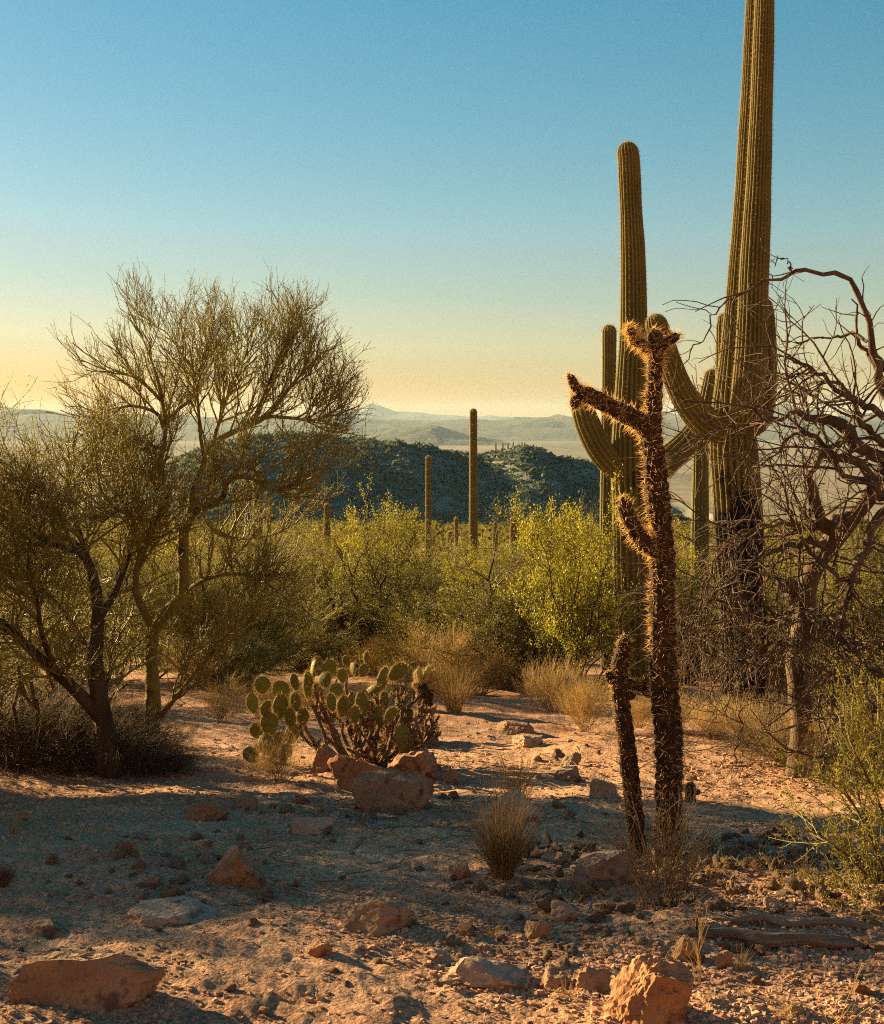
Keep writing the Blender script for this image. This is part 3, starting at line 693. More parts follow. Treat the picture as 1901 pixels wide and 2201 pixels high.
# ------------------------------------------------------------------ left-hand trees
def tree(name, label, base, limb_list, lv, mats, seed, leafn=0, leafs=0.012, lspread=0.01, group=None, drop_top=0.0, cat='tree', aspect=2.2):
    """lv: list of grow() settings, one per order"""
    g = np.random.default_rng(seed); t = thing(name, label, cat, base, group)
    LP, LR = limbs(limb_list, 14)
    if drop_top: LP = LP - A([0, 0, 1]) * (drop_top * np.clip((LP[..., 2:3] - 0.3) / 2.6, 0, 1))
    V, F = tubes(LP[:1], LR[:1] * (1 + 0.06 * g.normal(size=LR[:1].shape)), 12); obj('trunk', MB().add(V, F), M[mats[0]], t, off=base)
    for k in range(1, len(LP)):
        V, F = tubes(LP[k:k + 1], LR[k:k + 1], 8); obj('limb', MB().add(V, F), M[mats[0]], t, off=base)
    par = (LP[1:], LR[1:]); levels = []
    for s in lv:
        par = grow(par, rg=g, **s); levels.append(par)
    mb = MB()
    for k, (Q, R) in enumerate(levels): mb.add(*tubes(Q, R, 5 if k == 0 else 3))
    cr = obj('crown', mb, M[mats[1]], t, off=base)
    if leafn:
        lm = MB().add(*leaves(levels[-1], leafn, leafs, aspect, lspread, rg=g))
        if len(levels) > 1: lm.add(*leaves(levels[-2], leafn // 4, leafs, aspect, lspread, rg=g))
        obj('leaves', lm, M[mats[2]], cr, smooth=False, off=base)
    return t
def palo_verde():
    b = hit(323, 1640); Y = b[1]
    pb = np.append(b - A([0, 0, .1]), .07)
    L = [np.vstack([pb, tr([(328, 1554, 34), (330, 1482, 32), (324, 1416, 30), (330, 1354, 32), (361, 1316, 29), (399, 1269, 30), (396, 1221, 27), (392, 1150, 25), (396, 1110, 24), (413, 1063, 22), (418, 1015, 19)], Y)]),
         tr([(330, 1360, 20), (318, 1330, 18, -.1), (290, 1240, 16, -.25), (332, 1096, 17, -.2), (366, 1044, 16, -.1), (342, 1015, 14), (323, 987, 12, .1), (285, 973, 9, .15), (240, 985, 5, .2)], Y),
         tr([(366, 1044, 14, -.1), (345, 960, 12, -.1), (351, 911, 11), (361, 844, 9, .1), (380, 825, 8, .1), (418, 787, 6, .2), (440, 700, 4, .3)], Y),
         tr([(351, 870, 9), (340, 835, 8, -.1), (304, 816, 7, -.2), (265, 814, 5, -.3), (236, 838, 3, -.4)], Y),
         tr([(356, 860, 9), (345, 780, 8, -.1), (330, 720, 6, -.1), (322, 690, 4, 0), (325, 650, 2, 0)], Y),
         tr([(345, 800, 7, -.1), (300, 750, 5, -.3), (268, 735, 4, -.35), (240, 725, 2, -.4)], Y),
         tr([(418, 1015, 16), (456, 911, 14, .1), (522, 868, 12, .15), (575, 840, 10, .2), (617, 778, 8, .2), (650, 735, 6, .25), (680, 700, 3, .3)], Y),
         tr([(575, 840, 8, .2), (627, 844, 7, .1), (675, 849, 5, 0), (715, 835, 2, -.1)], Y),
         tr([(456, 911, 10, .1), (480, 820, 8, .4), (500, 760, 6, .5), (520, 710, 4, .6), (545, 670, 2, .6)], Y),
         tr([(440, 950, 9, 0), (430, 880, 8, -.3), (425, 800, 6, -.4), (415, 720, 4, -.5), (405, 660, 2, -.5)], Y),
         tr([(540, 862, 8, .1), (570, 780, 6, 0), (590, 720, 5, -.1), (610, 672, 3, -.1), (640, 660, 2, -.1)], Y),
         tr([(394, 1115, 16), (427, 1063, 14, -.2), (475, 1044, 13, -.3), (486, 996, 11, -.35), (510, 982, 10, -.4), (537, 984, 9, -.4), (565, 1006, 8, -.45), (594, 1013, 7, -.5), (640, 1000, 4, -.6), (690, 975, 2, -.6)], Y),
         tr([(486, 996, 9, -.35), (530, 950, 7, -.3), (590, 920, 5, -.2), (660, 900, 3, -.1), (715, 880, 2, 0)], Y),
         tr([(399, 1269, 14), (440, 1235, 11, -.2), (500, 1220, 8, -.3), (560, 1235, 6, -.4), (610, 1275, 3, -.5)], Y),
         tr([(330, 1560, 14), (385, 1490, 11, -.2), (450, 1410, 8, -.35), (520, 1330, 5, -.5), (560, 1280, 3, -.55)], Y),
         tr([(332, 1096, 10, -.2), (280, 1080, 8, -.4), (230, 1040, 6, -.6), (212, 990, 4, -.7), (205, 940, 2, -.7)], Y),
         tr([(420, 1040, 10), (460, 1120, 8, .3), (520, 1140, 6, .5), (590, 1130, 4, .6), (640, 1100, 2, .7)], Y),
         tr([(351, 920, 8), (300, 900, 7, .3), (278, 872, 5, .4), (250, 862, 3, .5)], Y)]
    tree('palo_verde_tree', 'tall palo verde with green-barked trunk and sparse feathery crown against the sky', b, L,
         [dict(M=290, tmin=.2, L=.46, Lv=.45, ang=42, up=.38, wob=.17, n=6, r0=.008, r1=.0035, shrink=.45),
          dict(M=2000, tmin=.12, L=.27, Lv=.45, ang=38, up=.38, wob=.17, n=5, r0=.0042, r1=.002, shrink=.35),
          dict(M=7600, tmin=.12, L=.135, Lv=.5, ang=38, up=.28, wob=.14, n=3, r0=.0022, r1=.001, shrink=.2)],
         ('bark_green', 'twig_olive', 'leaf_olive'), 51, 21000, .012, .012, drop_top=.30)
palo_verde()
def dark_tree():
    b = hit(238, 1668); Y = b[1]; pb = np.append(b - A([0, 0, .1]), .10)
    L = [np.vstack([pb, tr([(225, 1560, 44), (208, 1480, 42), (203, 1400, 36), (212, 1330, 30), (204, 1245, 24), (190, 1190, 20), (160, 1140, 15), (100, 1130, 9)], Y)]),
         tr([(220, 1550, 30), (170, 1490, 28, -.1), (120, 1445, 24, -.2), (60, 1390, 20, -.3), (15, 1345, 17, -.35), (-60, 1290, 12, -.4)], Y),
         tr([(190, 1190, 14), (160, 1160, 16, -.2), (105, 1140, 14, -.3), (60, 1110, 10, -.4), (10, 1080, 6, -.5)], Y),
         tr([(212, 1330, 20), (245, 1270, 15, .2), (270, 1200, 12, .3), (290, 1120, 8, .4), (300, 1040, 4, .5)], Y),
         tr([(204, 1245, 18), (170, 1120, 12, .2), (150, 1030, 9, .3), (150, 990, 6, .3), (145, 950, 3, .3)], Y),
         tr([(160, 1160, 10, -.2), (120, 1060, 8, -.2), (80, 1000, 6, -.3), (50, 1000, 4, -.3), (30, 970, 2, -.3)], Y),
         tr([(120, 1445, 16, -.2), (90, 1360, 12, -.4), (80, 1280, 9, -.5), (60, 1200, 6, -.6), (70, 1130, 3, -.6)], Y),
         tr([(203, 1420, 16), (160, 1350, 12, .3), (120, 1290, 9, .4), (60, 1240, 6, .5), (0, 1210, 3, .6)], Y),
         tr([(212, 1500, 16), (235, 1450, 11, .3), (240, 1390, 8, .5), (250, 1320, 4, .6)], Y)]
    tree('mesquite_tree', 'dark gnarled mesquite with leaning black trunks and dense olive-brown crown', b, L,
         [dict(M=150, tmin=.2, L=.5, Lv=.4, ang=48, up=.2, wob=.2, n=6, r0=.010, r1=.004, shrink=.35),
          dict(M=1000, tmin=.1, L=.34, Lv=.5, ang=44, up=.15, wob=.2, n=5, r0=.005, r1=.0025, shrink=.3),
          dict(M=5600, tmin=.1, L=.16, Lv=.5, ang=42, up=.15, wob=.16, n=3, r0=.0028, r1=.0012, shrink=.2)],
         ('bark_dark', 'twig_olive', 'leaf_olive'), 52, 17000, .012, .02, drop_top=.30)
dark_tree()

# ------------------------------------------------------------------ shrub prototypes (about two metres tall, base at the origin)
def shrub_proto(kind, seed, H=2.0):
    g = np.random.default_rng(seed)
    cfg = dict(
        creosote=dict(n0=15, sp=.42, r=.016, lv=[dict(M=110, tmin=.12, L=.66, ang=30, up=.25, wob=.14, n=6, r0=.007, r1=.003, shrink=.4), dict(M=520, tmin=.2, L=.33, ang=36, up=.2, wob=.14, n=4, r0=.004, r1=.0018, shrink=.3), dict(M=3000, tmin=.1, L=.15, ang=40, up=.1, wob=.12, n=3, r0=.0022, r1=.001, shrink=.2)], leaf=(19000, .024, 1.8, .018), m=('bark_dark', 'twig_dark', 'leaf_bright'), name='creosote_bush'),
        verde=dict(n0=11, sp=.55, r=.026, lv=[dict(M=100, tmin=.1, L=.75, ang=42, up=.15, wob=.16, n=6, r0=.010, r1=.004, shrink=.35), dict(M=520, tmin=.1, L=.42, ang=42, up=.15, wob=.16, n=4, r0=.005, r1=.0022, shrink=.3), dict(M=3600, tmin=.1, L=.19, ang=40, up=.15, wob=.14, n=3, r0=.003, r1=.0012, shrink=.2)], leaf=(14000, .018, 2.2, .02), m=('bark_green', 'twig_olive', 'leaf_olive'), name='palo_verde_shrub'),
        mesquite=dict(n0=9, sp=.5, r=.034, lv=[dict(M=85, tmin=.12, L=.72, ang=48, up=.12, wob=.2, n=6, r0=.011, r1=.004, shrink=.3), dict(M=460, tmin=.15, L=.4, ang=45, up=.1, wob=.2, n=4, r0=.005, r1=.002, shrink=.3), dict(M=2400, tmin=.1, L=.2, ang=44, up=.08, wob=.16, n=3, r0=.0026, r1=.001, shrink=.2)], leaf=(20000, .023, 2.2, .022), m=('bark_dark', 'twig_dark', 'leaf_dark'), name='mesquite_shrub'),
        brush=dict(n0=30, sp=1.0, r=.009, lv=[dict(M=320, tmin=.1, L=.7, ang=45, up=.1, wob=.24, n=6, r0=.005, r1=.0022, shrink=.25), dict(M=1900, tmin=.1, L=.36, ang=48, up=.05, wob=.24, n=4, r0=.0028, r1=.0013, shrink=.2)], leaf=(2500, .018, 2.5, .02), m=('bark_dark', 'twig_dark', 'twig_dark'), name='brush_pile'),
        dry=dict(n0=26, sp=.7, r=.008, lv=[dict(M=260, tmin=.15, L=.7, ang=26, up=.25, wob=.12, n=5, r0=.005, r1=.0022, shrink=.35), dict(M=1500, tmin=.2, L=.34, ang=32, up=.15, wob=.12, n=3, r0=.0028, r1=.0013, shrink=.2)], leaf=(2600, .018, 2.5, .012), m=('straw_grey', 'straw', 'straw'), name='dry_shrub'))[kind]
    az = np.arange(cfg['n0']) * 2.4 + g.random(cfg['n0']); n0 = cfg['n0']
    lean = cfg['sp'] * (0.35 + 0.65 * g.random(n0)); hh = H * (0.62 + 0.3 * g.random(n0)) * (.55 if kind in ('dry', 'brush') else 1.0)
    low = np.arange(n0) % 3 == 2; lean = np.where(low, lean * 2.6, lean); hh = np.where(low, hh * .48, hh)
    u = np.linspace(0, 1, 9)
    pts = np.stack([np.stack([0.05 * np.cos(az) + np.cos(az) * lean * hh * uu ** 1.2, 0.05 * np.sin(az) + np.sin(az) * lean * hh * uu ** 1.2, hh * uu * (1 - .15 * uu * lean) - 0.06], -1) for uu in u], 1)
    pts[:, 1:] += 0.035 * H / 2 * np.cumsum(g.normal(size=(n0, 8, 3)), 1) * A([1, 1, .3])
    R = cfg['r'] * (1 - .75 * u)[None] * (0.7 + .5 * g.random((n0, 1)))
    par = (pts, R); t = bpy.data.objects.new(cfg['name'], None); COL.objects.link(t); t.empty_display_size = .1
    st = obj('stems', MB().add(*tubes(pts, R, 6)), M[cfg['m'][0]], t)
    mb = MB(); lvs = []
    for s in cfg['lv']:
        par = grow(par, rg=g, **s); lvs.append(par); mb.add(*tubes(*par, 3))
    obj('twigs', mb, M[cfg['m'][1]], t)
    n, s, a, sp = cfg['leaf']
    lm = MB().add(*leaves(lvs[-1], n, s, a, sp, rg=g)); lm.add(*leaves(lvs[-2], n // 4, s, a, sp, rg=g))
    obj('foliage', lm, M[cfg['m'][2]], t, smooth=False)
    return t
PROTO = {k: [shrub_proto(k, 60 + 7 * i + j) for j in range(c)] for i, (k, c) in enumerate([('creosote', 2), ('verde', 3), ('mesquite', 2), ('dry', 2), ('brush', 2)])}
MARKS = [(100, 'beyond the dark mesquite'), (330, 'beyond the palo verde trunk'), (553, 'around the shaggy saguaro'), (720, 'beyond the dark-trunked mesquite shrub'), (921, 'around the thin saguaro pole'), (1018, 'around the tall slender saguaro'), (1110, 'around the short stout saguaro'), (1310, 'beyond the two-armed saguaro'), (1500, 'seen between the two big saguaros'), (1620, 'beyond the tallest saguaro'), (1820, 'beyond the dead tree')]
KIND = dict(verde='olive palo verde bush', creosote='yellow-green creosote bush', mesquite='dull green mesquite bush', dry='straw-coloured dry brush')
def near_mark(px): return min(MARKS, key=lambda m: abs(m[0] - px))[1]
USED = set(); sg = np.random.default_rng(70)
def shrub(kind, px, Y, h, label, group=None, wide=1.0, v=None, rot=None, x=None):
    v = int(sg.integers(0, len(PROTO[kind]))) if v is None else v
    src = PROTO[kind][v % len(PROTO[kind])]
    o = src if src.name not in USED else copy_tree(src); USED.add(src.name)
    p = at(px, Y) if x is None else A([x, Y, float(gz(x, Y))])
    o.location = p; s = h / 2.0; o.scale = (s * wide, s * wide, s); o.rotation_euler = (0, 0, sg.random() * 6.28 if rot is None else rot)
    return tag(o, label, 'shrub', group)
shrub('mesquite', 787, 20, 2.35, 'dark-trunked green mesquite shrub with a bare leader twig below the hill', wide=1.05, v=0)
shrub('creosote', 800, 21.5, 2.75, 'tall thin creosote rising behind the dark-trunked mesquite shrub', wide=.7)
shrub('creosote', 1236, 15.2, 2.4, 'brightest yellow-green creosote beside the two-armed saguaro', wide=.66, v=0)
shrub('creosote', 1212, 18.5, 2.3, 'tall creosote with spiky tips left of the two-armed saguaro', wide=.62, v=1)
shrub('mesquite', 1095, 17, 2.0, 'low spreading mesquite shrub with black trunk where the path disappears', wide=1.15, v=1)
shrub('mesquite', 975, 19, 1.6, 'shady mesquite shrub beside the end of the path', wide=1.0, v=0)
shrub('creosote', 1020, 24, 2.1, 'leafy creosote in front of the tall slender saguaro', wide=.9)
shrub('verde', 525, 17.2, 1.7, 'olive palo verde shrub just behind the prickly pear', wide=1.1)
shrub('verde', 450, 17, 2.2, 'olive palo verde shrub behind the green palo verde trunk', wide=1.1)
shrub('verde', 480, 22, 2.3, 'golden-olive palo verde bush showing through the gap under the palo verde crown')
shrub('verde', 600, 24, 2.4, 'golden-olive palo verde bush right of the shaggy saguaro')
shrub('mesquite', 655, 20, 1.7, 'dull green mesquite shrub at the foot of the shaggy saguaro', wide=1.1)
shrub('creosote', 1480, 17.5, 1.9, 'creosote filling the gap between the two big saguaros', wide=.9)
shrub('creosote', 1345, 17.6, 2.2, 'creosote behind the trunk of the two-armed saguaro', wide=.9)
for k, (px, Y, h, kind) in enumerate([(1660, 16, 1.7, 'mesquite'), (1740, 14.5, 1.6, 'verde'), (1820, 13.5, 1.9, 'verde'), (1900, 12.5, 1.8, 'mesquite'), (1700, 19, 1.8, 'creosote'), (1790, 19, 2.0, 'verde'), (1880, 18, 2.2, 'verde')]):
    shrub(kind, px, Y, h, KIND[kind] + ' behind the tangle of the dead tree', 'bushes behind the dead tree')
for k, (px, Y, h, kind) in enumerate([(-60, 11.8, 1.3, 'verde'), (70, 14.5, 2.0, 'verde'), (240, 17.6, 1.9, 'verde'), (320, 18.5, 1.9, 'verde'), (-20, 18, 2.8, 'verde')]):
    shrub(kind, px, Y, h, 'olive bush crowding behind the dark mesquite tree', 'bushes behind the dark mesquite')
for k in range(46):
    Y = 23 + 34 * (k / 46) ** 1.2 + sg.random() * 3; px = -60 + ((k * 0.618) % 1) * 2020
    kind = ['creosote', 'mesquite', 'verde', 'creosote', 'mesquite'][k % 5]
    shrub(kind, px, Y, 1.5 + 1.25 * sg.random(), KIND[kind] + ' in the thicket on the slope, ' + near_mark(px), 'thicket bushes on the slope', wide=1.15)
# low undergrowth closing the ground under the bushes
for k in range(30):
    Y = 15.5 + 8 * ((k * .755) % 1); px = 380 + 1420 * ((k * .618 + .1) % 1)
    if 900 < px < 1240 and Y < 16.2: Y += 3
    kind = 'dry' if k % 3 else 'verde'
    shrub(kind, px, Y, .8 + .5 * sg.random(), 'low ' + KIND[kind] + ' on the ground ' + near_mark(px), 'low undergrowth beneath the bushes', wide=1.3)
# sunlit dry shrubs
shrub('dry', 1262, 12.0, .82, 'golden dry twiggy shrub glowing at the foot of the two-armed saguaro', wide=.85, v=0)
shrub('dry', 1190, 14.0, .8, 'sprawling dry shrub left of the golden one at the path edge', wide=1.1, v=1)
for k, (px, Y, h) in enumerate([(640, 13.5, .65), (720, 14, .55), (800, 14.2, .5), (860, 15.4, .5), (975, 14.6, .55), (560, 13.2, .6), (470, 12.4, .6), (1000, 15, .6)]):
    shrub('dry', px, Y, h, ['pale dry brush behind the prickly pear', 'pale dry brush between the palo verde trunk and the prickly pear', 'pale dry brush beyond the small pale-jointed cholla'][0 if 600 < px < 900 else 1 if px < 600 else 2], 'dry brush behind the prickly pear', wide=1.1)
for k, (px, Y, h) in enumerate([(1540, 11.8, .6), (1450, 12.2, .55), (1620, 11, .6), (1690, 9.8, .6), (1780, 9, .7), (1380, 12.4, .5)]):
    shrub('dry', px, Y, h, ['dry twiggy brush at the foot of the tallest saguaro', 'dry twiggy brush under the dead tree', 'dry twiggy brush at the foot of the two-armed saguaro'][0 if 1500 < px < 1660 else 1 if px > 1660 else 2], 'dry brush by the dead tree', wide=1.1)
for k, (px, Y, h) in enumerate([(20, 9.3, .85), (95, 9.0, .8), (170, 8.8, .8), (240, 8.7, .75), (310, 8.6, .5), (365, 8.7, .34), (-50, 9.0, .9), (140, 9.6, 1.0), (270, 9.3, .8)]):
    shrub('brush', px, Y, h, ['dark tangled brush heaped under the dark mesquite', 'low dark brush spilling from the mesquite toward the palo verde trunk'][px > 230], 'brush under the dark mesquite', wide=1.15)
for k, (px, Y, h) in enumerate([(1650, 10.6, .62), (1700, 9.6, .6), (1760, 10.4, .8), (1820, 9.4, .75), (1880, 9.9, .9), (1600, 11.9, .55), (1850, 8.2, .6)]):
    shrub('brush', px, Y, h, ['dark dead brush tangled on the ground around the trunk of the dead tree', 'dark dead brush at the foot of the tallest saguaro'][px < 1640], 'dead brush on the ground by the dead tree', wide=1.2)
shrub('dry', 590, 8.35, .48, 'small thin-leaved shrub on sunlit soil before the prickly pear', wide=.8, v=1)
# trees and bushes standing just outside the left of the view; their shade falls across the foreground
for k, (x, Y, h, kind) in enumerate([(-5.0, 7.3, 2.2, 'verde'), (-5.9, 7.7, 2.6, 'verde'), (-4.5, 7.8, 2.2, 'verde'), (-5.1, 8.7, 2.7, 'mesquite'), (-6.3, 8.6, 2.9, 'verde'), (-5.4, 8.1, 2.4, 'verde'), (-4.5, 8.6, 2.4, 'verde')]):
    shrub(kind, None, Y, h, 'bush standing out past the dark mesquite, shading the foreground', 'bushes shading the foreground', wide=1.2, x=x)

# ------------------------------------------------------------------ dead tree
def dead_tree():
    b = hit(1716, 1668); Y = b[1]; g = np.random.default_rng(81)
    t = thing('dead_tree', 'dead leafless tree with a tangle of grey arching branches', 'tree', b)
    T = [np.vstack([np.append(b - A([0, 0, .1]), .085), tr([(1722, 1560, 48), (1712, 1450, 46), (1730, 1340, 48), (1738, 1250, 46), (1785, 1165, 42), (1835, 1110, 40), (1890, 1030, 36), (1960, 950, 26)], Y)]),
         tr([(1728, 1310, 30), (1705, 1275, 36), (1690, 1264, 34, -.05), (1682, 1252, 26, -.08), (1679, 1247, 3, -.085)], Y),
         tr([(1930, 900, 26), (1895, 830, 19), (1884, 774, 16, -.1), (1872, 711, 14, -.2), (1855, 661, 13, -.25), (1830, 615, 12, -.3), (1796, 590, 11, -.35), (1737, 577, 9, -.4), (1695, 586, 8, -.45), (1649, 598, 6, -.5), (1595, 623, 5, -.55), (1553, 636, 3, -.6), (1494, 674, 2, -.65)], Y),
         tr([(1640, 600, 5, -.5), (1600, 630, 5, -.5), (1549, 653, 4, -.5), (1519, 716, 3, -.5), (1498, 737, 3, -.5), (1460, 787, 2, -.5)], Y),
         tr([(1700, 585, 5, -.42), (1697, 562, 3, -.42), (1680, 552, 3, -.42), (1655, 560, 1.5, -.42)], Y),
         tr([(1900, 800, 12), (1880, 745, 9, .1), (1840, 715, 8, .2), (1800, 725, 6, .3), (1735, 728, 5, .3), (1690, 735, 4, .3), (1655, 722, 2, .3)], Y),
         tr([(1905, 1000, 30), (1850, 955, 30, -.2), (1800, 905, 26, -.3), (1750, 895, 15, -.4), (1690, 890, 10, -.5), (1640, 905, 8, -.55), (1570, 915, 5, -.6), (1500, 945, 3, -.6)], Y),
         tr([(1835, 1110, 30), (1790, 1125, 26, -.2), (1755, 1090, 22, -.25), (1740, 1040, 19, -.3), (1750, 990, 17, -.3), (1800, 985, 18, -.3), (1860, 1010, 20, -.3), (1930, 1060, 20, -.2)], Y),
         tr([(1785, 1165, 18), (1720, 1165, 14, -.3), (1650, 1190, 11, -.4), (1590, 1225, 9, -.5), (1545, 1265, 6, -.5), (1500, 1330, 5, -.55), (1470, 1400, 3, -.6)], Y),
         tr([(1800, 1150, 14), (1740, 1130, 11, -.2), (1660, 1130, 9, -.3), (1590, 1150, 7, -.35), (1540, 1200, 5, -.4), (1510, 1290, 4, -.45), (1490, 1360, 2, -.5)], Y),
         tr([(1900, 1100, 26), (1850, 1200, 18, -.3), (1820, 1300, 14, -.4), (1800, 1400, 11, -.4), (1790, 1500, 8, -.4), (1770, 1600, 6, -.4), (1740, 1680, 4, -.4)], Y),
         tr([(1940, 1100, 24), (1880, 1050, 20, -.4), (1820, 1020, 14, -.5), (1770, 950, 10, -.55), (1720, 930, 8, -.6), (1680, 950, 6, -.6), (1660, 1000, 4, -.6), (1655, 1050, 3, -.6)], Y),
         tr([(1920, 900, 18), (1860, 870, 14, -.2), (1800, 840, 11, -.3), (1760, 800, 9, -.35), (1720, 770, 6, -.4), (1660, 770, 4, -.4), (1620, 790, 2, -.4)], Y),
         tr([(1910, 850, 16), (1880, 780, 12, .1), (1850, 740, 9, .2), (1840, 690, 6, .2), (1835, 640, 3, .2)], Y),
         tr([(1725, 1290, 14), (1670, 1330, 11, -.3), (1600, 1310, 8, -.5), (1540, 1290, 6, -.5), (1470, 1300, 4, -.6), (1390, 1295, 2, -.6)], Y),
         tr([(1722, 1400, 16), (1680, 1380, 11, -.3), (1620, 1400, 8, -.4), (1560, 1440, 5, -.4), (1520, 1500, 3, -.4)], Y),
         tr([(1725, 1320, 16), (1790, 1350, 12, -.4), (1850, 1420, 9, -.5), (1900, 1500, 6, -.5)], Y),
         tr([(1910, 1530, 20, -.5), (1860, 1528, 18, -.5), (1820, 1548, 15, -.5), (1790, 1590, 12, -.5), (1770, 1650, 9, -.5)], Y),
         tr([(1900, 960, 18, -.1), (1850, 900, 14, -.2), (1830, 850, 10, -.2), (1790, 820, 7, -.2), (1740, 840, 5, -.2), (1680, 850, 3, -.2)], Y),
         tr([(1850, 1250, 12, -.3), (1790, 1230, 10, -.4), (1740, 1180, 8, -.4), (1700, 1100, 6, -.5), (1690, 1030, 4, -.5), (1700, 960, 2, -.5)], Y),
         tr([(1620, 1640, 3, -.3), (1585, 1640, 4, -.3), (1590, 1560, 4, -.3), (1592, 1500, 3, -.3), (1630, 1460, 2, -.3)], Y)]
    LP, LR = limbs(T, 22)
    LP[:, 1:] += 0.012 * g.normal(size=LP[:, 1:].shape)
    LR = LR * (1 + 0.08 * g.normal(size=LR.shape))
    for k in range(len(T)):
        V, F = tubes(LP[k:k + 1], LR[k:k + 1], 14 if k < 2 else 8)
        obj('trunk' if k == 0 else 'branch', MB().add(V, F), M['dead'], t, off=b)
    topi = [2, 3, 4, 5, 13]; lowi = [k for k in range(2, len(T)) if k not in topi]
    lt = grow((LP[topi], LR[topi]), 26, .1, 1, .3, .5, 50, 15, .0, .24, 6, .005, .002, .6, .3, rg=g)
    l1 = grow((LP[lowi], LR[lowi]), 200, .08, 1, .66, .5, 50, 15, .0, .19, 8, .010, .003, .7, .3, rg=g)
    l2 = grow(l1, 760, .15, 1, .34, .5, 50, 15, .05, .2, 6, .005, .0018, .75, .3, rg=g)
    l3 = grow(l2, 900, .2, 1, .16, .5, 48, 15, .1, .2, 4, .003, .0013, .7, .3, rg=g)
    low = grow((LP[[8, 9, 10, 14, 15, 16, 17]], LR[[8, 9, 10, 14, 15, 16, 17]]), 150, .1, 1, .8, .4, 60, 15, -.1, .2, 9, .006, .002, .6, .3, droop=.10, rg=g)
    low2 = grow(low, 640, .2, 1, .3, .5, 45, 15, .0, .22, 5, .0035, .0015, .7, .3, rg=g)
    mb = MB()
    for Q, R in (lt, l1, l2, l3, low, low2): mb.add(*tubes(Q, R, 4))
    obj('twigs', mb, M['dead'], t, off=b)
dead_tree()

# ------------------------------------------------------------------ foreground creosote at the right edge, grass clumps, log
def edge_bush():
    g = np.random.default_rng(91)
    Y = 4.6; b = at(2010, Y)
    t = thing('creosote_bush', 'leafy wand-like creosote reaching in over the stony ground beside the fallen log', 'shrub', b)
    L = []
    for e in [[(1960, 1900), (1900, 1750), (1850, 1640), (1800, 1560)], [(1960, 1850), (1910, 1680), (1880, 1560), (1860, 1470)], [(1950, 2000), (1880, 1900), (1810, 1830), (1740, 1790)], [(1940, 1960), (1880, 1820), (1830, 1720), (1790, 1660)],
              [(1960, 2050), (1900, 1960), (1850, 1920), (1800, 1900)], [(1990, 1800), (1940, 1640), (1910, 1540), (1895, 1480)], [(1970, 2000), (1900, 1850), (1860, 1760), (1840, 1690)], [(1980, 2080), (1920, 2020), (1870, 2000), (1830, 2010)], [(1990, 2100), (1930, 2080), (1880, 2090), (1840, 2120)],
              [(1990, 1900), (1960, 1750), (1940, 1650), (1930, 1560)]]:
        o = 0.25 * g.normal(size=4)
        L.append(np.vstack([np.append(b + A([0.05 * g.normal(), 0.05 * g.normal(), -.03]), .008), tr([(e[i][0], e[i][1], 9 - 2 * i, o[i] * .6) for i in range(4)], Y)]))
    LP, LR = limbs(L, 14); obj('stems', MB().add(*tubes(LP, LR, 6)), M['twig_dark'], t, off=b)
    l1 = grow((LP, LR), 150, .3, 1, .3, .5, 32, 10, .15, .12, 6, .003, .0014, .7, .35, rg=g)
    l2 = grow(l1, 620, .1, 1, .13, .5, 36, 10, .1, .12, 4, .0018, .0008, .7, .3, rg=g)
    obj('twigs', MB().add(*tubes(*l1, 4)).add(*tubes(*l2, 3)), M['twig_olive'], t, off=b)
    obj('foliage', MB().add(*leaves(l2, 8000, .0105, 2.4, .004, rg=g)).add(*leaves(l1, 2600, .0105, 2.4, .004, rg=g)), M['leaf_olive'], t, smooth=False, off=b)
edge_bush()

def tuft_mesh(n, h, spread, r, g, curve=.35, mb=None, c=(0, 0, 0), branch=0):
    mb = mb or MB()
    az = g.random(n) * 6.283; rad = spread * .25 * g.random(n) ** .5
    lean = spread * g.random(n) ** .7; hh = h * (.45 + .55 * g.random(n)); u = np.linspace(0, 1, 5)
    ca, sa = np.cos(az), np.sin(az)
    Q = np.stack([np.stack([ca * (rad + lean * uu ** 1.6), sa * (rad + lean * uu ** 1.6), hh * uu - .01], -1) for uu in u], 1)
    Q[:, 1:] += .02 * h * np.cumsum(g.normal(size=(n, 4, 3)), 1)
    Q = Q + A(c)
    R = np.broadcast_to(r * (1 - .75 * u), (n, 5)).copy()
    mb.add(*tubes(Q, R, 3))
    if branch:
        mb.add(*tubes(*grow((Q, R), branch, .2, 1, h * .28, .5, 30, 8, .2, .1, 3, r * .8, r * .35, .9, .3, rg=g), 3))
    return mb
def tuft(name, label, p, n, h, spread, r, m, seed, cat='grass', group=None, branch=0):
    g = np.random.default_rng(seed)
    return tag(obj(name, tuft_mesh(n, h, spread, r, g, branch=branch), M[m], loc=p), label, cat, group)
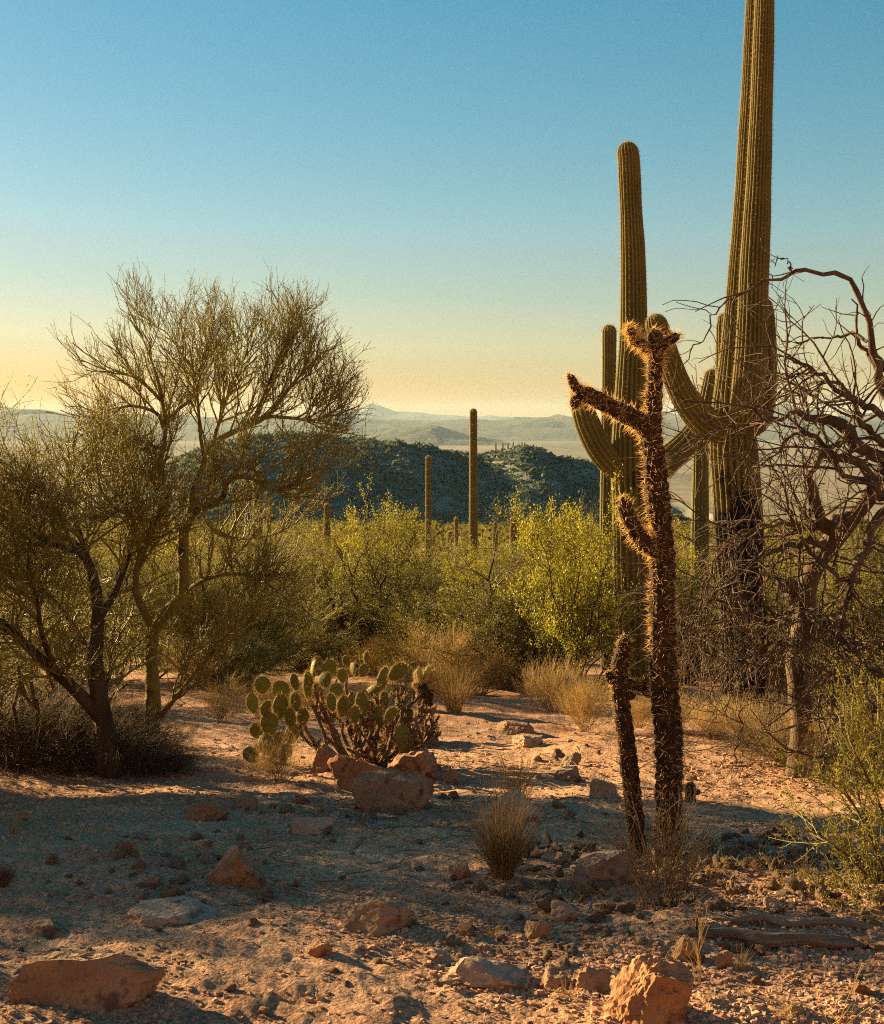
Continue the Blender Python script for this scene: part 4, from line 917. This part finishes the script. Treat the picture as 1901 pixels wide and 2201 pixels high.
def clumps():
    p = hit(1082, 1890)
    t = thing('dry_grass_clump', 'dark dry grass clump with golden tops beside the path', 'grass', p); g = np.random.default_rng(101)
    obj('stems', tuft_mesh(420, .26, .13, .0011, g, branch=500), M['straw_grey'], t)
    obj('seed_stalks', tuft_mesh(110, .40, .15, .0009, g, branch=160), M['straw'], t)
    p = hit(1420, 1950)
    tuft('twiggy_shrub', 'small bare forked shrub leaning at the foot of the tall cholla', p, 46, .40, .26, .0022, 'straw_grey', 102, 'shrub', branch=420)
    tuft('dry_grass_clump', 'golden grass tuft growing over the half-buried pale boulder', hit(1110, 1742), 150, .34, .16, .0011, 'straw', 103, branch=160)
    tuft('dry_grass_clump', 'straw grass tuft below the brown rocks by the prickly pear', hit(840, 1642), 130, .2, .14, .0014, 'straw', 104, branch=120)
    tuft('dry_grass_clump', 'straw grass tuft beside the pale-jointed small cholla', hit(975, 1530), 180, .5, .3, .0022, 'straw', 105, branch=240)
    k = 0; gg = np.random.default_rng(106)
    for px, py in [(200, 1850), (240, 1845), (285, 1838), (1255, 1930), (1300, 1955), (1365, 1955), (1220, 2145), (1060, 2010), (990, 1960), (1590, 2090), (1680, 2190), (560, 1935), (900, 1935), (1540, 1880), (1620, 1870), (1730, 1890), (1170, 1960), (30, 1790), (420, 1660), (690, 1745)]:
        tuft('grass_tuft', 'tiny bleached grass tuft rooted between foreground stones', hit(px, py), 26 + int(20 * gg.random()), .06 + .04 * gg.random(), .05, .0007, 'straw', 110 + k, group='tiny grass tufts among the stones'); k += 1
    tuft('dry_weed', 'thin rust-coloured weed stalks behind the upright foreground rock', hit(1505, 2112), 4, .26, .10, .0016, 'straw', 140, 'weed', branch=26)
    tuft('dry_weed', 'single bent weed stalk left of the upright foreground rock', hit(1400, 2080), 2, .16, .14, .0016, 'straw', 141, 'weed', branch=10)
    tuft('dry_weed', 'pale stiff weed stalks in the corner right of the upright rock', hit(1790, 2215), 5, .16, .12, .0022, 'straw', 142, 'weed', branch=8)
    tuft('spiny_stub', 'stubby spiny brown tuft by the left edge of the shaded ground', hit(8, 1905), 240, .09, .05, .0014, 'straw_grey', 143, 'plant')
clumps()
def log():
    g = np.random.default_rng(111)
    p = hit(1650, 2035)
    t = thing('fallen_log', 'long split grey log lying across the shaded stones', 'log', p)
    for nm, pts, sx in (('log_half', [(1440, 2002, 10), (1500, 2012, 20), (1580, 2010, 27), (1640, 2022, 30), (1720, 2018, 27), (1800, 2028, 30), (1850, 2030, 16)], 0.0), ('log_half', [(1530, 1986, 7), (1590, 1994, 15), (1650, 1988, 21), (1700, 2002, 17), (1790, 1998, 20), (1900, 2012, 13)], 0.05)):
        q = []
        for px, py, w in pts:
            h = hit(px, py + w * .45); q.append(np.append(h + A([0, sx, w * .4 * h[1] / F_PX]), w * .55 * h[1] / F_PX))
        q = resample(A(q), 40); k = 22; T, U, W = sweep_frames(q[:, :3]); th = np.arange(k) * 6.283 / k
        nz = fbm(np.stack([np.broadcast_to(np.cos(th) * 2.5, (40, k)), np.broadcast_to(np.sin(th) * 2.5, (40, k)), np.broadcast_to(np.linspace(0, 2, 40)[:, None], (40, k))], -1), 4)
        rr = q[:, 3:4] * (1 + .45 * nz); rr[0] *= .3; rr[-1] *= .3
        V = q[:, None, :3] + rr[..., None] * (np.cos(th)[:, None] * U[:, None] + np.sin(th)[:, None] * W[:, None])
        obj(nm, MB().add(V, grid_faces(40, k, True)), M['log'], t, off=p)
log()

# ------------------------------------------------------------------ rocks
def rock_mesh(seed, sub, dims, planes=13, rough=.06, flat=0.0, name='rock', sharp=40):
    g = np.random.default_rng(seed); D, F = ico(sub)
    box = A([[1, 0, .15], [-1, 0, .15], [0, 1, .15], [0, -1, .1], [0, 0, 1], [0, 0, -1], [.7, .7, .3], [-.7, -.7, .35]]) + .30 * g.normal(size=(8, 3))
    n = nrm(np.vstack([box, g.normal(size=(planes, 3))]))
    h = np.concatenate([.52 + .22 * g.random(8), .72 + .3 * g.random(planes)]); h[4] = .66 - .5 * flat
    dn = np.maximum(D @ n.T, 1e-3) / h[None]
    r = 1 / (dn ** sharp).sum(1) ** (1 / sharp)
    r = np.clip(r, .3, 1.35)
    V = D * r[:, None]
    V = V * (1 + rough * (fbm(V * 2.6 + seed * 3.1, 5, 2.1, .6) - .7 * np.abs(fbm(V * 3.3 + seed * 1.7, 3))))[:, None]
    V = V / (V.max(0) - V.min(0)) * A(dims)
    return V, F
def rock(name, label, px, pyb, w, h, seed, m='granite', dr=.8, sink=.30, rot=0.0, tilt=0.0, flat=0., sub=4, group=None, planes=9, rough=.11):
    p = hit(px, pyb); s = p[1] / F_PX
    W = w * s; Hh = h * s / (1 - sink)
    V, F = rock_mesh(seed, sub, (W, W * dr, Hh), planes, rough, flat)
    ct, st = math.cos(tilt), math.sin(tilt); V = np.stack([V[:, 0] * ct + V[:, 2] * st, V[:, 1], -V[:, 0] * st + V[:, 2] * ct], -1)
    V[:, 2] += Hh * (.5 - sink)
    me = MB().add(V, F).mesh(name, M[m]); me.set_sharp_from_angle(angle=math.radians(22))
    o = obj(name, me, None, loc=(p[0], p[1] + W * dr * .35, float(gz(p[0], p[1] + W * dr * .35))))
    return tag(o, label, 'rock', group)
rock('boulder', 'long flat-topped brown boulder at the left edge of the foreground', 168, 2168, 350, 128, 201, 'granite', .42, flat=.1, planes=7)
rock('boulder', 'upright angular orange-brown rock with a sunlit left face beside dry weeds', 1425, 2225, 200, 165, 202, 'granite_red', .8, tilt=.06, planes=7, sub=5, rough=.15)
rock('boulder', 'wedge-shaped brown rock in the shade above the pale slab', 507, 1908, 132, 84, 203, 'granite', .8, tilt=-.15)
rock('rock_slab', 'pale flat rock slab flush with the shaded soil', 352, 1985, 225, 36, 204, 'granite_pale', .9, sink=.5, flat=.35)
rock('boulder', 'rounded brown rock half buried in the middle of the shaded ground', 815, 2004, 155, 68, 205, 'granite', .8, planes=16)
rock('boulder', 'brown rock at the corner of the dark brush under the mesquite', 436, 1766, 100, 56, 206, 'granite')
rock('boulder', 'small sunlit rock behind the thin-leaved shrub', 524, 1744, 62, 34, 207, 'granite')
rock('rock_slab', 'pale tilted slab just below the thin-leaved shrub', 665, 1795, 106, 42, 208, 'granite_pale', tilt=.1, flat=.1)
rock('boulder', 'blocky dark brown boulder in front of the prickly pear', 768, 1700, 128, 74, 209, 'granite_red', .7, flat=.2, planes=9)
rock('boulder', 'craggy rust-brown boulder between the prickly pear and the path', 888, 1678, 128, 68, 210, 'granite_red', .8, rough=.16, planes=20)
rock('boulder', 'peaked pale grey boulder in front of the blocky brown one', 852, 1736, 186, 76, 211, 'granite', .6, planes=8)
rock('boulder', 'dark wedge boulder under the prickly pear pads', 704, 1660, 76, 50, 212, 'granite_red')
rock('boulder', 'boulder with a lit end at the path side of the prickly pear', 902, 1606, 86, 54, 213, 'granite', .9, flat=.1)
rock('rock_slab', 'long low rock lying at the far bend of the path', 1112, 1580, 96, 30, 214, 'granite')
rock('rock_slab', 'pale low slab in front of the rock at the path bend', 1140, 1606, 70, 30, 215, 'granite_pale', flat=.1)
rock('boulder', 'pale boulder half hidden in golden grass beside the path', 1108, 1770, 116, 60, 216, 'granite_pale', .8, planes=20)
rock('boulder', 'low dark rock across the path from the prickly pear boulders', 1228, 1646, 48, 28, 217, 'granite_grey')
rock('boulder', 'flat-topped dark rock near the squared sunlit one', 1220, 1680, 64, 26, 218, 'granite_grey', flat=.2)
rock('boulder', 'small triangular rock on the path below the craggy boulder', 973, 1684, 50, 30, 219, 'granite')
rock('boulder', 'squared rock with a bright left face behind the short cholla', 1302, 1716, 74, 50, 220, 'granite_pale', .8, planes=7, tilt=-.12)
rock('boulder', 'broad grey rock at the foot of the two chollas', 1300, 1908, 152, 64, 221, 'granite_grey', .8, planes=20)
rock('boulder', 'pale angular stone standing out in the rubble below the grey rock', 1216, 1984, 76, 46, 222, 'granite_pale', .8)
rock('rock_slab', 'broad low sunlit rock in the gravel left of the upright rock', 1055, 2128, 216, 56, 223, 'granite_pale', .7, flat=.15, planes=9)
rock('boulder', 'squarish brown rock next to the upright rock', 1277, 2134, 82, 48, 224, 'granite')
rock('boulder', 'dark rock between the squarish one and the broad low sunlit rock', 1197, 2128, 76, 38, 225, 'granite')
rock('boulder', 'rock peeking out behind the upright foreground rock', 1476, 2070, 66, 50, 226, 'granite')
rock('boulder', 'brown rock in the rubble left of the pale angular stone', 1160, 2022, 58, 42, 227, 'granite')
rock('boulder', 'reddish rock at the near end of the fallen log', 1556, 2080, 42, 36, 228, 'granite_red')
rock('boulder', 'leaning rust stone alone on shaded soil', 690, 2056, 56, 34, 229, 'granite_red', tilt=-.2)
rock('stone', 'small brick-red stone sitting on the pale flat slab', 415, 1967, 30, 17, 230, 'granite_red', sub=3)
rock('boulder', 'pale pointed stone beside the leafy creosote wands', 1660, 1958, 38, 28, 231, 'granite_pale')
rock('boulder', 'dark stone in the corner under the creosote wands', 1712, 2190, 48, 28, 232, 'granite')
rock('boulder', 'grey stone touching the dark grass clump', 1208, 1858, 34, 26, 233, 'granite_grey')
rock('boulder', 'grey stone between the dark grass clump and the chollas', 1265, 1856, 42, 24, 234, 'granite_grey')
rock('boulder', 'brown stone at the left foot of the dark grass clump', 995, 1892, 52, 32, 235, 'granite')
rock('boulder', 'low brown stone near the left edge below the brush', 50, 1764, 36, 22, 236, 'granite')
rock('rock_slab', 'thin sunlit ledge of rock above the long boulder at the left edge', 92, 2010, 90, 28, 237, 'granite', flat=.2)

def scatter():
    g = np.random.default_rng(301)
    protos = []
    for k in range(14):
        V, F = rock_mesh(400 + k, 2, (1, .6 + .35 * g.random(), .45 + .35 * g.random()), 4 + k % 5, .12)
        protos.append([MB().add(V, F).mesh('stone', M[m], False) for m in ('granite', 'granite_red', 'granite_pale', 'granite_grey')])
    zones = [('stone in the rubble spread below the two chollas', 'rubble below the chollas', 120, lambda: (950 + 560 * g.random(), 1890 + 240 * g.random())),
             ('stone on the shaded soil right of the upright rock', 'stones around the fallen log', 30, lambda: (1500 + 400 * g.random(), 1890 + 290 * g.random())),
             ('stone in the loose pile on the left shaded soil', 'loose pile on the left', 40, lambda: (320 + 110 * g.normal(), 1880 + 38 * g.normal())),
             ('stone lying along the sunlit side of the path', 'stones along the path', 46, lambda: (500 + 1000 * g.random(), 1570 + 190 * g.random())),
             ('stone on the open shaded ground at the near end of the path', 'stones on the open ground', 44, lambda: (30 + 900 * g.random(), 1780 + 400 * g.random())),
             ('stone at the foot of the peaked grey boulder', 'stones below the peaked boulder', 14, lambda: (840 + 90 * g.normal(), 1752 + 14 * g.normal()))]
    for lab, grp, n, f in zones:
        for k in range(n):
            px, py = f(); p = hit(px, py)
            w = (14 + 34 * g.random() ** 2.2) * p[1] / F_PX * (.8 if p[1] > 7 else 1)
            pr = protos[int(g.integers(0, 14))]; me = pr[int(g.choice(4, p=[.45, .2, .15, .2]))]
            o = obj('stone', me, None, loc=p + A([0, 0, w * .10])); o.scale = (w, w, w)
            o.rotation_euler = (g.normal() * .25, g.normal() * .25, g.random() * 6.28)
            tag(o, lab, 'stone', grp)
scatter()

def gravel():
    g = np.random.default_rng(302)
    V0 = A([[-1, -1, -1], [1, -1, -1], [1, 1, -1], [-1, 1, -1], [-1, -1, 1], [1, -1, 1], [1, 1, 1], [-1, 1, 1]], float) * .5
    F0 = A([[0, 3, 2, 1], [4, 5, 6, 7], [0, 1, 5, 4], [1, 2, 6, 5], [2, 3, 7, 6], [3, 0, 4, 7]])
    n = 56000
    py = 1560 + 680 * g.random(n) ** .72; px = -80 + 2060 * g.random(n)
    a, dy, dz = ray(px, py)
    zt = np.interp(py, [1494, 1558, 1640, 1712, 1749, 1794, 1874, 2190, 2250], [16, 13, 10, 8, 7, 6, 5, 3.6, 3.4])
    X = a * zt; Y = dy * zt
    den = n2(X, Y, 1.6, 3, 5.5); keep = g.random(n) < np.clip(.55 + 1.1 * den + .35 * np.clip((X - .1) / .8, -0.4, 1) * (Y < 6.2), .12, 1)
    pc = np.interp(Y, [3.4, 4.5, 5.5, 7, 9, 12, 16], [-.35, -.3, -.15, .15, .55, .75, .6]); onp = np.exp(-((X - pc) / .42) ** 4)
    keep &= g.random(n) > .62 * onp
    X, Y = X[keep], Y[keep]; n = len(X)
    s = (.0022 + .0062 * g.random(n) ** 3.5) * np.clip(Y / 5, .9, 2)
    C = np.stack([X, Y, gz(X, Y) + 0.010 * n2(X, Y, 9, 3, 1.7) + 0.006 * n2(X, Y, 28, 2, 6.1) + s * .22], -1)
    B = (V0[None] * (1 + .35 * g.normal(size=(n, 8, 1)) * .6) + .12 * g.normal(size=(n, 8, 3)))
    B *= A([1, .88, .75]) * (s * 2)[:, None, None]
    th = g.random(n) * 6.283; c, si = np.cos(th)[:, None], np.sin(th)[:, None]
    B = np.stack([B[..., 0] * c - B[..., 1] * si, B[..., 0] * si + B[..., 1] * c, B[..., 2]], -1)
    Vv = C[:, None] + B
    F = (np.arange(n) * 8)[:, None, None] + F0[None]
    tag(obj('gravel', MB().add(Vv, F.reshape(-1, 4)), M['gravel'], smooth=False), 'loose granite gravel strewn over the soil', 'gravel', kind='stuff')
    # litter: short dead twigs
    n = 900; X = 3.2 * (g.random(n) - .25); Y = 4.2 + 7 * g.random(n); L = .04 + .12 * g.random(n); th = g.random(n) * 6.283
    d = np.stack([np.cos(th), np.sin(th), .12 * g.normal(size=n)], -1); p0 = np.stack([X, Y, gz(X, Y) + .012], -1)
    Q = np.stack([p0, p0 + d * (L / 2)[:, None] + .008 * g.normal(size=(n, 3)), p0 + d * L[:, None]], 1)
    tag(obj('twig_litter', MB().add(*tubes(Q, np.broadcast_to(A([.0028, .0024, .0012]), (n, 3)), 4)), M['straw_grey']), 'dead twigs littering the ground', 'litter', kind='stuff')
gravel()

def debris():
    # fallen dark cholla joints and bark crumbs round the foot of the chollas
    g = np.random.default_rng(303); n = 420
    X = 1.25 + .55 * g.normal(size=n); Y = 5.0 + .42 * g.normal(size=n)
    ok = (X > .3) & (Y > 4.0); X, Y = X[ok], Y[ok]; n = len(X)
    L = .03 + .07 * g.random(n); th = g.random(n) * 6.283; r = .006 + .012 * g.random(n)
    d = np.stack([np.cos(th), np.sin(th), .25 * g.normal(size=n)], -1); p0 = np.stack([X, Y, gz(X, Y) + r * .7], -1)
    u = np.linspace(0, 1, 6)[None, :, None]
    Q = p0[:, None] + d[:, None] * L[:, None, None] * u + .004 * g.normal(size=(n, 6, 3))
    R = r[:, None] * A([.25, .9, 1, 1, .8, .2])[None] * (1 + .2 * g.normal(size=(n, 6)))
    mb = MB().add(*tubes(Q, R, 6)); i = g.integers(0, n, n * 22); j = g.integers(0, 6, n * 22); dd = nrm(g.normal(size=(n * 22, 3)) + A([0, 0, .3]))
    o = tag(obj('cholla_debris', mb, M['dry_cholla']), 'fallen dark cholla joints littering the soil under the chollas', 'debris', kind='stuff')
    obj('spines', MB().add(*needles(Q[i, j] + dd * .006, dd, .02, .0007)), M['spine_gold'], o, smooth=False)
debris()
